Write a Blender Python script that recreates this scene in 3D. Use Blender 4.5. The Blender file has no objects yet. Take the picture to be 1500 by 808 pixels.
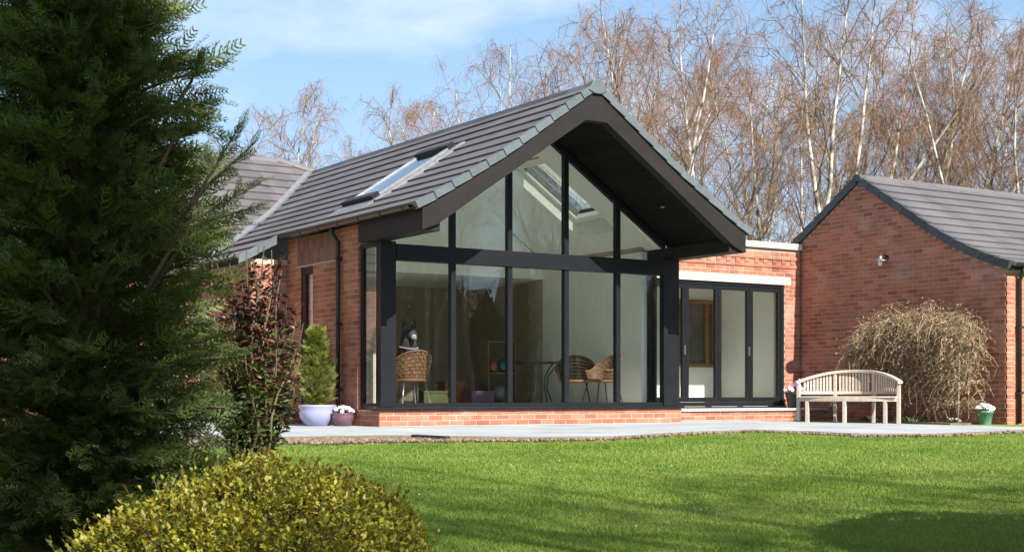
import bpy, math, random
import numpy as np
from mathutils import Vector, Matrix
rad = math.radians
random.seed(7); RNG = np.random.default_rng(7)
S = bpy.context.scene
COL = S.collection
# ------------------------------------------------------------------ camera, sky, sun, exposure
CAMP = np.array([-8.963, -17.348, 0.45])
FWD = np.array([0.5404, 0.8414, 0.0]); RGT = np.array([0.8414, -0.5404, 0.0])
cd = bpy.data.cameras.new('camera'); cam = bpy.data.objects.new('camera', cd); COL.objects.link(cam)
cam.location = CAMP; cam.rotation_euler = (rad(90), 0, -math.atan2(0.5404, 0.8414))
cd.sensor_width = 36; cd.lens = 36 * 2057 / 1500; cd.shift_y = 173 / 1500; cd.clip_end = 2000; cd.clip_start = 0.05
cd.dof.use_dof = True; cd.dof.focus_distance = 17.0; cd.dof.aperture_fstop = 9.0
S.camera = cam
SUNDIR = Vector((-0.05, 1.0, -0.87)).normalized()
W = bpy.data.worlds.new('World'); S.world = W; W.use_nodes = True
nt = W.node_tree; nt.nodes.clear()
def N(t, typ, **kw):
    n = t.nodes.new(typ)
    for k, v in kw.items(): setattr(n, k, v)
    return n
out = N(nt, 'ShaderNodeOutputWorld'); bg = N(nt, 'ShaderNodeBackground'); sky = N(nt, 'ShaderNodeTexSky')
sky.sky_type = 'NISHITA'; sky.sun_disc = False; sky.sun_elevation = rad(41); sky.sun_rotation = rad(176)
sky.air_density = 1.0; sky.dust_density = 0.6; sky.ozone_density = 1.0
tc = N(nt, 'ShaderNodeTexCoord'); mp = N(nt, 'ShaderNodeMapping'); mp.inputs['Scale'].default_value = (1.0, 1.0, 2.6)
mp.inputs['Location'].default_value = (3.15, 1.3, 0.4)
cn = N(nt, 'ShaderNodeTexNoise'); cn.inputs['Scale'].default_value = 2.3; cn.inputs['Detail'].default_value = 7; cn.inputs['Roughness'].default_value = 0.55
cr = N(nt, 'ShaderNodeValToRGB'); cr.color_ramp.elements[0].position = 0.47; cr.color_ramp.elements[1].position = 0.66
mx = N(nt, 'ShaderNodeMix', data_type='RGBA')
nt.links.new(tc.outputs['Generated'], mp.inputs['Vector']); nt.links.new(mp.outputs[0], cn.inputs['Vector'])
nt.links.new(cn.outputs[0], cr.inputs[0]); nt.links.new(cr.outputs[0], mx.inputs[0])
sx = N(nt, 'ShaderNodeSeparateXYZ'); nt.links.new(tc.outputs['Generated'], sx.inputs[0])
hz = N(nt, 'ShaderNodeMapRange'); hz.interpolation_type = 'SMOOTHSTEP'; hz.inputs[1].default_value = -0.05; hz.inputs[2].default_value = 0.55; hz.inputs[3].default_value = 0.85; hz.inputs[4].default_value = 0.0
nt.links.new(sx.outputs[2], hz.inputs[0])
hm = N(nt, 'ShaderNodeMix', data_type='RGBA'); nt.links.new(hz.outputs[0], hm.inputs[0]); nt.links.new(sky.outputs[0], hm.inputs[6]); hm.inputs[7].default_value = (2.9, 4.9, 7.6, 1)
nt.links.new(hm.outputs[2], mx.inputs[6]); mx.inputs[7].default_value = (6.4, 6.9, 7.5, 1)
nt.links.new(mx.outputs[2], bg.inputs[0]); bg.inputs[1].default_value = 0.075; nt.links.new(bg.outputs[0], out.inputs[0])
sd = bpy.data.lights.new('sun', 'SUN'); sun = bpy.data.objects.new('sun', sd); COL.objects.link(sun)
sd.energy = 5.0; sd.angle = rad(0.53); sd.color = (1.0, 0.95, 0.86); sun.location = (0, -30, 30)
sun.rotation_euler = SUNDIR.to_track_quat('-Z', 'Y').to_euler()
S.view_settings.view_transform = 'Standard'; S.view_settings.look = 'None'; S.view_settings.exposure = 1.12; S.view_settings.gamma = 1
S.render.resolution_x = 1024; S.render.resolution_y = 551
try: S.cycles.transparent_max_bounces = 24
except Exception: pass

# ------------------------------------------------------------------ materials
def mat(name, col, rough=0.6, var=0.0, scale=8.0, bump=0.0, bscale=60.0, metal=0.0, rnd=None, rvar=0.35, spec=0.5, trans=0.0, col2=None, ramp=None, detail=5.0, coat=0.0):
    """procedural surface: noise between col and col2, optional per-object ('obj') or per-piece ('isl') shade"""
    m = bpy.data.materials.new(name); m.use_nodes = True
    t = m.node_tree; b = t.nodes['Principled BSDF']; L = t.links.new
    b.inputs['Roughness'].default_value = rough; b.inputs['Metallic'].default_value = metal
    b.inputs['Specular IOR Level'].default_value = spec
    if coat: b.inputs['Coat Weight'].default_value = coat; b.inputs['Coat Roughness'].default_value = 0.08
    g = N(t, 'ShaderNodeNewGeometry'); c = N(t, 'ShaderNodeTexCoord')
    cur = None
    if ramp:
        r = N(t, 'ShaderNodeValToRGB'); e = r.color_ramp.elements
        while len(e) < len(ramp): e.new(0.5)
        for i, q in enumerate(ramp): e[i].position = i / (len(ramp) - 1); e[i].color = (*q, 1)
        cur = r.outputs[0]
        if rnd == 'obj':
            oi = N(t, 'ShaderNodeObjectInfo'); L(oi.outputs['Random'], r.inputs[0])
        elif rnd == 'isl': L(g.outputs['Random Per Island'], r.inputs[0])
        else:
            nz = N(t, 'ShaderNodeTexNoise'); nz.inputs['Scale'].default_value = scale; nz.inputs['Detail'].default_value = detail
            L(c.outputs['Object'], nz.inputs['Vector'])
            mr = N(t, 'ShaderNodeMapRange'); mr.inputs[1].default_value = 0.3; mr.inputs[2].default_value = 0.7
            L(nz.outputs[0], mr.inputs[0]); L(mr.outputs[0], r.inputs[0])
    if var or col2 or cur is None:
        nz2 = N(t, 'ShaderNodeTexNoise'); nz2.inputs['Scale'].default_value = scale; nz2.inputs['Detail'].default_value = detail
        L(g.outputs['Position'] if rnd == 'obj' else c.outputs['Object'], nz2.inputs['Vector'])
        mr2 = N(t, 'ShaderNodeMapRange'); mr2.inputs[1].default_value = 0.3; mr2.inputs[2].default_value = 0.7
        L(nz2.outputs[0], mr2.inputs[0])
        if cur is None:
            m1 = N(t, 'ShaderNodeMix', data_type='RGBA'); L(mr2.outputs[0], m1.inputs[0])
            m1.inputs[6].default_value = (*col, 1)
            m1.inputs[7].default_value = (*(col2 if col2 else [min(1, q * (1 + var)) for q in col]), 1)
            cur = m1.outputs[2]
        else:
            hs = N(t, 'ShaderNodeHueSaturation'); L(cur, hs.inputs['Color'])
            mr3 = N(t, 'ShaderNodeMapRange'); mr3.inputs[1].default_value = 0.3; mr3.inputs[2].default_value = 0.7
            mr3.inputs[3].default_value = 1 - var; mr3.inputs[4].default_value = 1 + var
            L(nz2.outputs[0], mr3.inputs[0]); L(mr3.outputs[0], hs.inputs['Value']); cur = hs.outputs[0]
    if rnd and not ramp:
        hs2 = N(t, 'ShaderNodeHueSaturation'); L(cur, hs2.inputs['Color'])
        mr4 = N(t, 'ShaderNodeMapRange'); mr4.inputs[3].default_value = 1 - rvar; mr4.inputs[4].default_value = 1 + rvar
        if rnd == 'obj':
            oi = N(t, 'ShaderNodeObjectInfo'); L(oi.outputs['Random'], mr4.inputs[0])
        else: L(g.outputs['Random Per Island'], mr4.inputs[0])
        L(mr4.outputs[0], hs2.inputs['Value']); cur = hs2.outputs[0]
    L(cur, b.inputs['Base Color'])
    if bump:
        bn = N(t, 'ShaderNodeTexNoise'); bn.inputs['Scale'].default_value = bscale; bn.inputs['Detail'].default_value = 4
        L(g.outputs['Position'] if rnd == 'obj' else c.outputs['Object'], bn.inputs['Vector'])
        bp = N(t, 'ShaderNodeBump'); bp.inputs['Strength'].default_value = bump; bp.inputs['Distance'].default_value = 0.01
        L(bn.outputs[0], bp.inputs['Height']); L(bp.outputs[0], b.inputs['Normal'])
    if trans:
        tr = N(t, 'ShaderNodeBsdfTranslucent'); L(cur, tr.inputs[0]); ms = N(t, 'ShaderNodeMixShader'); ms.inputs[0].default_value = trans
        L(b.outputs[0], ms.inputs[1]); L(tr.outputs[0], ms.inputs[2]); L(ms.outputs[0], t.nodes['Material Output'].inputs[0])
    return m
def paving_mat():
    m = mat('paving', (0.35, 0.375, 0.40), 0.85, col2=(0.25, 0.27, 0.285), scale=1.1, bump=0.35, bscale=90, detail=9)
    t = m.node_tree; b = t.nodes['Principled BSDF']; L = t.links.new; src = b.inputs['Base Color'].links[0].from_socket
    c = N(t, 'ShaderNodeTexCoord'); br = N(t, 'ShaderNodeTexBrick'); br.offset = 0.5
    for k, v in (('Scale', 1.0), ('Mortar Size', 0.007), ('Brick Width', 0.9), ('Row Height', 0.6), ('Bias', 0.0)): br.inputs[k].default_value = v
    br.inputs['Color1'].default_value = (0.90, 0.90, 0.90, 1); br.inputs['Color2'].default_value = (1.08, 1.07, 1.05, 1); br.inputs['Mortar'].default_value = (0.42, 0.40, 0.36, 1)
    L(c.outputs['Object'], br.inputs['Vector']); mu = N(t, 'ShaderNodeMix', data_type='RGBA', blend_type='MULTIPLY'); mu.inputs[0].default_value = 1
    L(src, mu.inputs[6]); L(br.outputs['Color'], mu.inputs[7]); L(mu.outputs[2], b.inputs['Base Color']); return m
def glass_mat(name, f0, tint=(0.95, 0.975, 0.96)):
    """thin pane: mirror share rising towards grazing (Schlick), the rest passes straight through"""
    m = bpy.data.materials.new(name); m.use_nodes = True; t = m.node_tree; t.nodes.clear(); L = t.links.new
    o = N(t, 'ShaderNodeOutputMaterial'); lw_ = N(t, 'ShaderNodeLayerWeight'); lw_.inputs[0].default_value = 0.5
    pw_ = N(t, 'ShaderNodeMath', operation='POWER'); pw_.inputs[1].default_value = 5.0; L(lw_.outputs['Facing'], pw_.inputs[0])
    mr = N(t, 'ShaderNodeMapRange'); mr.inputs[3].default_value = f0; mr.inputs[4].default_value = 0.8; L(pw_.outputs[0], mr.inputs[0])
    tr = N(t, 'ShaderNodeBsdfTransparent'); tr.inputs[0].default_value = (*tint, 1)
    gl = N(t, 'ShaderNodeBsdfGlossy'); gl.inputs['Roughness'].default_value = 0.0; gl.inputs[0].default_value = (1, 1, 1, 1)
    ms = N(t, 'ShaderNodeMixShader'); L(mr.outputs[0], ms.inputs[0]); L(tr.outputs[0], ms.inputs[1]); L(gl.outputs[0], ms.inputs[2])
    L(ms.outputs[0], o.inputs[0]); return m
BR = [(0.31, 0.100, 0.060), (0.40, 0.150, 0.092), (0.35, 0.118, 0.072), (0.43, 0.185, 0.118), (0.37, 0.130, 0.080), (0.25, 0.083, 0.058), (0.41, 0.16, 0.10), (0.34, 0.115, 0.070)]
M = {}
M['brick'] = mat('brick', BR[0], 0.85, var=0.24, scale=1.7, detail=12, bump=0.5, bscale=140, rnd='obj', ramp=BR, spec=0.25)
M['brick_isl'] = mat('brick_joined', BR[0], 0.85, var=0.24, scale=1.7, detail=12, bump=0.5, bscale=140, rnd='isl', ramp=BR, spec=0.25)
for q in ('brick', 'brick_isl'):
    t_ = M[q].node_tree; b_ = t_.nodes['Principled BSDF']; src = b_.inputs['Base Color'].links[0].from_socket
    g_ = N(t_, 'ShaderNodeNewGeometry'); n_ = N(t_, 'ShaderNodeTexNoise'); n_.inputs['Scale'].default_value = 1.15; n_.inputs['Detail'].default_value = 8; n_.inputs['Roughness'].default_value = 0.65
    r_ = N(t_, 'ShaderNodeMapRange'); r_.inputs[1].default_value = 0.56; r_.inputs[2].default_value = 0.78; r_.inputs[4].default_value = 0.6
    m_ = N(t_, 'ShaderNodeMix', data_type='RGBA'); m_.inputs[7].default_value = (0.50, 0.40, 0.34, 1)
    t_.links.new(g_.outputs['Position'], n_.inputs['Vector']); t_.links.new(n_.outputs[0], r_.inputs[0]); t_.links.new(r_.outputs[0], m_.inputs[0]); t_.links.new(src, m_.inputs[6]); t_.links.new(m_.outputs[2], b_.inputs['Base Color'])
M['pale_brick'] = mat('pale_brick', (0.24, 0.115, 0.078), 0.85, rnd='obj', rvar=0.2, col2=(0.19, 0.09, 0.062), scale=10, bump=0.4, spec=0.25)
M['mortar'] = mat('mortar', (0.46, 0.40, 0.33), 0.95, var=-0.25, scale=6, bump=0.5, bscale=200, spec=0.2)
M['tile'] = mat('roof_tile', (0.084, 0.077, 0.081), 0.55, rnd='isl', rvar=0.14, col2=(0.114, 0.104, 0.108), scale=0.9, detail=11, bump=0.25, bscale=90)
M['verge'] = mat('verge_tile', (0.098, 0.115, 0.127), 0.5, rnd='obj', rvar=0.12, col2=(0.078, 0.094, 0.105), scale=9, bump=0.2)
M['verge_dark'] = mat('dark_verge_tile', (0.045, 0.05, 0.058), 0.5, rnd='obj', rvar=0.18, col2=(0.06, 0.065, 0.07), scale=9, bump=0.2)
M['frame'] = mat('anthracite_frame', (0.0095, 0.0105, 0.013), 0.4, col2=(0.012, 0.013, 0.016), scale=5, spec=0.2)
M['fascia'] = mat('dark_fascia', (0.017, 0.0152, 0.0145), 0.5, col2=(0.022, 0.020, 0.019), scale=4, bump=0.08, bscale=30, spec=0.15)
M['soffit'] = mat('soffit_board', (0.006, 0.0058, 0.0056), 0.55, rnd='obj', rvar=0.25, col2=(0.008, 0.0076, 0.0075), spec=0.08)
M['gutter'] = mat('gutter', (0.028, 0.021, 0.018), 0.3, col2=(0.035, 0.026, 0.022))
M['pipe'] = mat('downpipe', (0.012, 0.013, 0.014), 0.35, col2=(0.015, 0.016, 0.017))
M['glass'] = glass_mat('window_glass', 0.065)
M['glass2'] = glass_mat('door_glass', 0.06)
M['skyglass'] = glass_mat('skylight_glass', 0.5)
M['white'] = mat('white_paint', (0.82, 0.82, 0.78), 0.6, col2=(0.79, 0.79, 0.75), scale=2)
M['ceil'] = mat('ceiling_paint', (0.82, 0.82, 0.76), 0.7, col2=(0.78, 0.78, 0.72), scale=1.5)
M['floor'] = mat('floor_tile', (0.55, 0.53, 0.48), 0.4, col2=(0.50, 0.48, 0.43), scale=3)
M['panel'] = mat('brown_panel', (0.42, 0.33, 0.26), 0.6, rnd='obj', rvar=0.12, col2=(0.35, 0.27, 0.21), scale=6)
M['stone'] = mat('cast_stone', (0.62, 0.56, 0.46), 0.85, col2=(0.55, 0.49, 0.40), scale=7, bump=0.25, bscale=120, rnd='obj', rvar=0.05)
M['paving'] = paving_mat()
M['slab'] = mat('step_slab', (0.46, 0.465, 0.47), 0.85, col2=(0.38, 0.385, 0.39), scale=5, bump=0.25, bscale=90)
M['lead'] = mat('lead_flashing', (0.22, 0.23, 0.245), 0.5, col2=(0.15, 0.16, 0.17), scale=12, metal=0.3, bump=0.2)
M['oak'] = mat('oak', (0.26, 0.13, 0.05), 0.5, col2=(0.18, 0.085, 0.03), scale=14)
M['wood'] = mat('weathered_teak', (0.55, 0.47, 0.39), 0.8, rnd='obj', rvar=0.1, col2=(0.42, 0.36, 0.30), scale=16, bump=0.3, bscale=80)
M['soil'] = mat('soil', (0.12, 0.085, 0.055), 0.95, col2=(0.22, 0.165, 0.115), scale=25, bump=0.9, bscale=60)
M['pebble'] = mat('clod', (0.12, 0.085, 0.058), 0.95, rnd='isl', rvar=0.6, col2=(0.19, 0.145, 0.10), scale=9)
M['ground'] = mat('turf', (0.12, 0.165, 0.03), 0.95, col2=(0.17, 0.20, 0.05), scale=1.2, detail=8, bump=0.4, bscale=40, spec=0.1)
M['grass'] = mat('grass_blade', (0.14, 0.25, 0.03), 0.6, rnd='isl', rvar=0.26, col2=(0.275, 0.35, 0.075), scale=1.1, detail=10, trans=0.5, spec=0.3)
M['bark'] = mat('birch_bark', (0.60, 0.56, 0.50), 0.8, ramp=[(0.04, 0.035, 0.032), (0.22, 0.185, 0.15), (0.58, 0.54, 0.48), (0.68, 0.65, 0.60)], scale=2.2, detail=9, spec=0.2)
M['limb'] = mat('birch_limb', (0.24, 0.185, 0.145), 0.85, col2=(0.12, 0.085, 0.065), scale=3, spec=0.2)
M['twig'] = mat('birch_twig', (0.215, 0.11, 0.072), 0.8, rnd='isl', rvar=0.35, col2=(0.275, 0.16, 0.09), scale=0.5, spec=0.2)
M['cypress'] = mat('cypress_spray', (0.060, 0.092, 0.021), 0.55, rnd='isl', rvar=0.55, col2=(0.135, 0.175, 0.05), scale=2.2, trans=0.25, spec=0.4)
M['cypress_young'] = mat('young_cypress', (0.24, 0.26, 0.045), 0.6, rnd='isl', rvar=0.4, col2=(0.16, 0.20, 0.035), scale=6, trans=0.2)
M['brownbark'] = mat('brown_bark', (0.09, 0.06, 0.04), 0.9, col2=(0.15, 0.11, 0.08), scale=12, bump=0.6)
M['golden'] = mat('golden_leaf', (0.26, 0.25, 0.02), 0.5, rnd='isl', ramp=[(0.10, 0.13, 0.018), (0.25, 0.235, 0.025), (0.31, 0.27, 0.028), (0.17, 0.19, 0.022), (0.31, 0.225, 0.032)], var=0.2, scale=3, trans=0.3, spec=0.35)
M['redleaf'] = mat('red_leaf', (0.10, 0.03, 0.02), 0.32, rnd='isl', ramp=[(0.045, 0.018, 0.013), (0.09, 0.022, 0.016), (0.035, 0.033, 0.014), (0.07, 0.03, 0.017), (0.13, 0.03, 0.022)], trans=0.15, spec=0.6)
M['greenleaf'] = mat('green_leaf', (0.06, 0.09, 0.02), 0.38, rnd='isl', ramp=[(0.035, 0.06, 0.014), (0.09, 0.13, 0.025), (0.06, 0.085, 0.02), (0.12, 0.15, 0.04)], trans=0.2, spec=0.5)
M['drytwig'] = mat('dry_vine', (0.38, 0.275, 0.18), 0.85, rnd='isl', rvar=0.45, col2=(0.23, 0.165, 0.105), scale=3, spec=0.2)
M['dryleaf'] = mat('dry_leaf', (0.2, 0.15, 0.06), 0.8, rnd='isl', ramp=[(0.34, 0.25, 0.155), (0.26, 0.20, 0.10), (0.40, 0.30, 0.19), (0.21, 0.18, 0.085)], trans=0.2, spec=0.2)
M['lavender'] = mat('lavender_glaze', (0.26, 0.275, 0.45), 0.28, col2=(0.34, 0.35, 0.52), scale=5, coat=0.6)
M['plum'] = mat('plum_glaze', (0.11, 0.055, 0.075), 0.3, col2=(0.15, 0.08, 0.10), scale=6, coat=0.4)
M['greenpot'] = mat('green_pot', (0.10, 0.24, 0.17), 0.5, col2=(0.13, 0.29, 0.21), scale=5)
M['blackpot'] = mat('black_pot', (0.02, 0.02, 0.022), 0.5, col2=(0.03, 0.03, 0.033))
M['petalw'] = mat('white_petal', (0.78, 0.74, 0.80), 0.6, rnd='isl', ramp=[(0.80, 0.78, 0.80), (0.75, 0.70, 0.82), (0.80, 0.78, 0.78), (0.55, 0.42, 0.70)], trans=0.2)
M['petalp'] = mat('purple_petal', (0.4, 0.06, 0.5), 0.6, rnd='isl', ramp=[(0.36, 0.05, 0.48), (0.62, 0.2, 0.70), (0.30, 0.03, 0.40)], trans=0.2)
M['wicker'] = mat('wicker', (0.17, 0.078, 0.036), 0.6, rnd='isl', rvar=0.3, col2=(0.11, 0.048, 0.022), scale=30, bump=0.6, bscale=60)
M['steel'] = mat('steel_tube', (0.55, 0.55, 0.55), 0.3, metal=0.9, col2=(0.5, 0.5, 0.5))
M['iron'] = mat('black_iron', (0.02, 0.02, 0.02), 0.5, col2=(0.03, 0.03, 0.03))
M['fur'] = mat('dog_fur', (0.02, 0.02, 0.021), 0.85, ramp=[(0.012, 0.012, 0.013), (0.03, 0.03, 0.032), (0.075, 0.075, 0.078)], scale=9, bump=0.8, bscale=70)
M['furpale'] = mat('pale_fur', (0.32, 0.31, 0.30), 0.85, col2=(0.2, 0.19, 0.19), scale=20, bump=0.8, bscale=70)
M['collar'] = mat('collar', (0.2, 0.16, 0.27), 0.6, col2=(0.26, 0.22, 0.33))
M['linen'] = mat('linen_shade', (0.6, 0.52, 0.38), 0.8, col2=(0.52, 0.44, 0.32), scale=10, trans=0.3)
for nm, c in dict(toy_yellow=(0.06, 0.065, 0.02), toy_green=(0.04, 0.08, 0.03), toy_orange=(0.2, 0.06, 0.02), toy_purple=(0.06, 0.03, 0.06), toy_teal=(0.03, 0.10, 0.12), toy_grey=(0.12, 0.12, 0.13)).items():
    M[nm] = mat(nm, c, 0.5, col2=[q * 0.8 for q in c], scale=5)

# ------------------------------------------------------------------ mesh helpers
class MB:
    def __init__(s): s.v = []; s.f = []
    def add(s, v, f):
        o = len(s.v); s.v += [tuple(p) for p in v]; s.f += [tuple(i + o for i in q) for q in f]; return s
    def box(s, x0, x1, y0, y1, z0, z1):
        return s.add([(x0, y0, z0), (x1, y0, z0), (x1, y1, z0), (x0, y1, z0), (x0, y0, z1), (x1, y0, z1), (x1, y1, z1), (x0, y1, z1)],
                     [(0, 3, 2, 1), (4, 5, 6, 7), (0, 1, 5, 4), (1, 2, 6, 5), (2, 3, 7, 6), (3, 0, 4, 7)])
    def prism(s, poly, a, b, fn):
        """poly (p,q) swept between a and b; fn(p,q,w) -> xyz"""
        n = len(poly); v = [fn(p, q, a) for p, q in poly] + [fn(p, q, b) for p, q in poly]
        return s.add(v, [tuple(range(n))[::-1], tuple(range(n, 2 * n))] + [(i, (i + 1) % n, n + (i + 1) % n, n + i) for i in range(n)])
    def tube(s, path, rr, n=6, cap=True):
        P = [Vector(p) for p in path]; k = len(P)
        if not hasattr(rr, '__len__'): rr = [rr] * k
        v = []; f = []; up = None
        for i in range(k):
            d = (P[min(i + 1, k - 1)] - P[max(i - 1, 0)]).normalized()
            if up is None:
                up = Vector((0, 0, 1)) if abs(d.z) < 0.9 else Vector((1, 0, 0))
            a = d.cross(up).normalized(); b = a.cross(d).normalized(); up = b
            for j in range(n):
                t = 2 * math.pi * j / n; q = P[i] + (a * math.cos(t) + b * math.sin(t)) * rr[i]; v.append(q)
        for i in range(k - 1):
            for j in range(n):
                f.append((i * n + j, i * n + (j + 1) % n, (i + 1) * n + (j + 1) % n, (i + 1) * n + j))
        if cap: f += [tuple(range(n))[::-1], tuple(range((k - 1) * n, k * n))]
        return s.add(v, f)
    def lathe(s, prof, n=24, c=(0, 0, 0)):
        v = []; f = []
        for r, z in prof:
            for j in range(n):
                t = 2 * math.pi * j / n; v.append((c[0] + r * math.cos(t), c[1] + r * math.sin(t), c[2] + z))
        for i in range(len(prof) - 1):
            for j in range(n): f.append((i * n + j, i * n + (j + 1) % n, (i + 1) * n + (j + 1) % n, (i + 1) * n + j))
        return s.add(v, f)
    def build(s, name, m, parent=None, smooth=False, bevel=0, local=False):
        me = bpy.data.meshes.new(name); me.from_pydata(s.v, [], s.f); me.update()
        return link(name, me, m, parent, smooth, bevel, local)
def link(name, me, m, parent=None, smooth=False, bevel=0, local=False):
    o = bpy.data.objects.new(name, me); COL.objects.link(o)
    if m is not None and len(me.materials) == 0: me.materials.append(M[m] if isinstance(m, str) else m)
    if smooth: me.polygons.foreach_set('use_smooth', [True] * len(me.polygons))
    if bevel:
        b = o.modifiers.new('bevel', 'BEVEL'); b.width = bevel; b.segments = 2; b.limit_method = 'ANGLE'
    if parent is not None: attach(o, parent, local)
    return o
ROOT = {}
def attach(o, parent, local=False):
    o.parent = parent
    if not local:   # mesh is in world coordinates; root empties are unrotated
        r = parent if parent.parent is None else parent.parent
        if parent.parent is None: o.matrix_parent_inverse = Matrix.Translation(-Vector(parent.location))
    return o
def tag(o, label, cat, group=None, kind=None):
    if label: o['label'] = label
    if cat: o['category'] = cat
    if group: o['group'] = group
    if kind: o['kind'] = kind
    return o
def thing(name, loc, label, cat, group=None, rz=0):
    o = bpy.data.objects.new(name, None); COL.objects.link(o); o.location = loc; o.rotation_euler = (0, 0, rz)
    o.empty_display_size = 0.2
    return tag(o, label, cat, group)
def copy_tree(o, parent=None):
    c = o.copy(); COL.objects.link(c); c.parent = parent
    for ch in list(o.children): copy_tree(ch, c)
    return c
def np_mesh(name, V, F):
    me = bpy.data.meshes.new(name); k = F.shape[1]
    me.vertices.add(len(V)); me.vertices.foreach_set('co', np.ascontiguousarray(V, np.float32).ravel())
    me.loops.add(F.size); me.loops.foreach_set('vertex_index', np.ascontiguousarray(F, np.int32).ravel())
    me.polygons.add(len(F)); me.polygons.foreach_set('loop_start', np.arange(0, F.size, k, dtype=np.int32))
    me.update(calc_edges=True); return me
def frames(D, up=None, spin=None):
    """rotation matrices whose columns are (side, dir, normal) for unit directions D"""
    D = D / np.linalg.norm(D, axis=1, keepdims=True)
    if up is None: up = np.tile([0, 0, 1.0], (len(D), 1))
    A = np.cross(D, up); n = np.linalg.norm(A, axis=1, keepdims=True); A = np.where(n < 1e-3, [[1.0, 0, 0]], A / np.maximum(n, 1e-6))
    B = np.cross(A, D)
    if spin is not None:
        c = np.cos(spin)[:, None]; s_ = np.sin(spin)[:, None]; A, B = A * c + B * s_, -A * s_ + B * c
    return np.stack([A, D, B], axis=2)
def scatter(T, F, P, R, sc):
    """merge copies of template T,F at P with rotations R and scales sc"""
    sc = np.asarray(sc); sc = sc[:, None, None] if sc.ndim == 1 else sc[:, None, :]
    V = np.einsum('nij,nkj->nki', R, T[None] * sc) + P[:, None, :]
    FF = (F[None] + (np.arange(len(P)) * len(T))[:, None, None]).reshape(-1, F.shape[1])
    return V.reshape(-1, 3), FF
def ribbons(paths, widths):
    """paths (n,k,3): thin flat ribbons tapering to the tip, each one piece"""
    n, k, _ = paths.shape
    d = np.diff(paths, axis=1); d = np.concatenate([d, d[:, -1:]], 1)
    r = RNG.normal(size=(n, 1, 3)); a = np.cross(d, np.broadcast_to(r, d.shape)); a /= np.maximum(np.linalg.norm(a, axis=2, keepdims=True), 1e-6)
    tp = np.linspace(1, 0.35, k)[None, :, None] * np.asarray(widths)[:, None, None] * 0.5
    V = np.stack([paths - a * tp, paths + a * tp], 2).reshape(-1, 3)
    b = (np.arange(n) * 2 * k)[:, None]; i = np.arange(k - 1)[None, :] * 2
    F = np.stack([b + i, b + i + 1, b + i + 3, b + i + 2], 2).reshape(-1, 4)
    return V, F
def proj(p):
    q = np.asarray(p) - CAMP; t = q @ FWD
    return 750 + 2057 * (q @ RGT) / t, 577 - 2057 * q[2] / t, t
def at(x, t, z):   # image column x at depth t metres, height z
    p = CAMP + (RGT * (x - 750) / 2057 + FWD) * t; return Vector((p[0], p[1], z))

# ------------------------------------------------------------------ bricks
def bevel_box(lx, ly, lz, b):
    """front-bevelled block, long axis x, front face -y"""
    x, z = lx / 2, lz / 2
    v = [(-x, ly, -z), (x, ly, -z), (x, ly, z), (-x, ly, z), (-x, b, -z), (x, b, -z), (x, b, z), (-x, b, z),
         (-x + b, 0, -z + b), (x - b, 0, -z + b), (x - b, 0, z - b), (-x + b, 0, z - b)]
    f = [(8, 9, 10, 11), (4, 5, 9, 8), (5, 6, 10, 9), (6, 7, 11, 10), (7, 4, 8, 11), (0, 1, 5, 4), (1, 2, 6, 5), (2, 3, 7, 6), (3, 0, 4, 7)]
    return v, f
bv, bf = bevel_box(0.215, 0.022, 0.065, 0.005)
brick_mesh = bpy.data.meshes.new('brick'); brick_mesh.from_pydata(bv, [], bf); brick_mesh.materials.append(M['brick'])
pale_mesh = bpy.data.meshes.new('pale_brick'); pale_mesh.from_pydata(bv, [], bf); pale_mesh.materials.append(M['pale_brick'])
BRICKS = {}
def bricks(th, wall, org, du, nrm, length, z0, z1, holes=(), clip=None, first=0, proud=0.006, course=0.075, pitch=0.225, maxc=None, mesh=None):
    """running-bond bricks on a mortar face; org = start of the face at z=0; du, nrm = unit vectors"""
    o = Vector(org); du = Vector(du); nrm = Vector(nrm); n = int((z1 - z0 + 0.012) / course); lst = BRICKS.setdefault(th.name, (th, []))[1]
    for c in range(n):
        zc = z0 + c * course + 0.0425
        l = -0.1125 if (c + first) % 2 else 0.0
        while l < length - 0.01:
            segs = [(max(l, 0), min(l + 0.215, length))]
            for (a, b, h0, h1) in holes:
                if h0 - 0.02 < zc < h1 + 0.02:
                    ns = []
                    for (p, q) in segs:
                        if q <= a or p >= b: ns.append((p, q))
                        else:
                            if p < a: ns.append((p, a))
                            if q > b: ns.append((b, q))
                    segs = ns
            for (p, q) in segs:
                if clip:
                    r = clip(zc)
                    if r is None: continue
                    p, q = max(p, r[0]), min(q, r[1])
                if q - p < 0.03: continue
                ctr = o + du * ((p + q) / 2) + Vector((0, 0, zc)) + nrm * (proud + random.uniform(-0.0018, 0.0018))
                lst.append((wall, ctr, q - p, du, nrm, mesh))
            l += pitch
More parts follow.
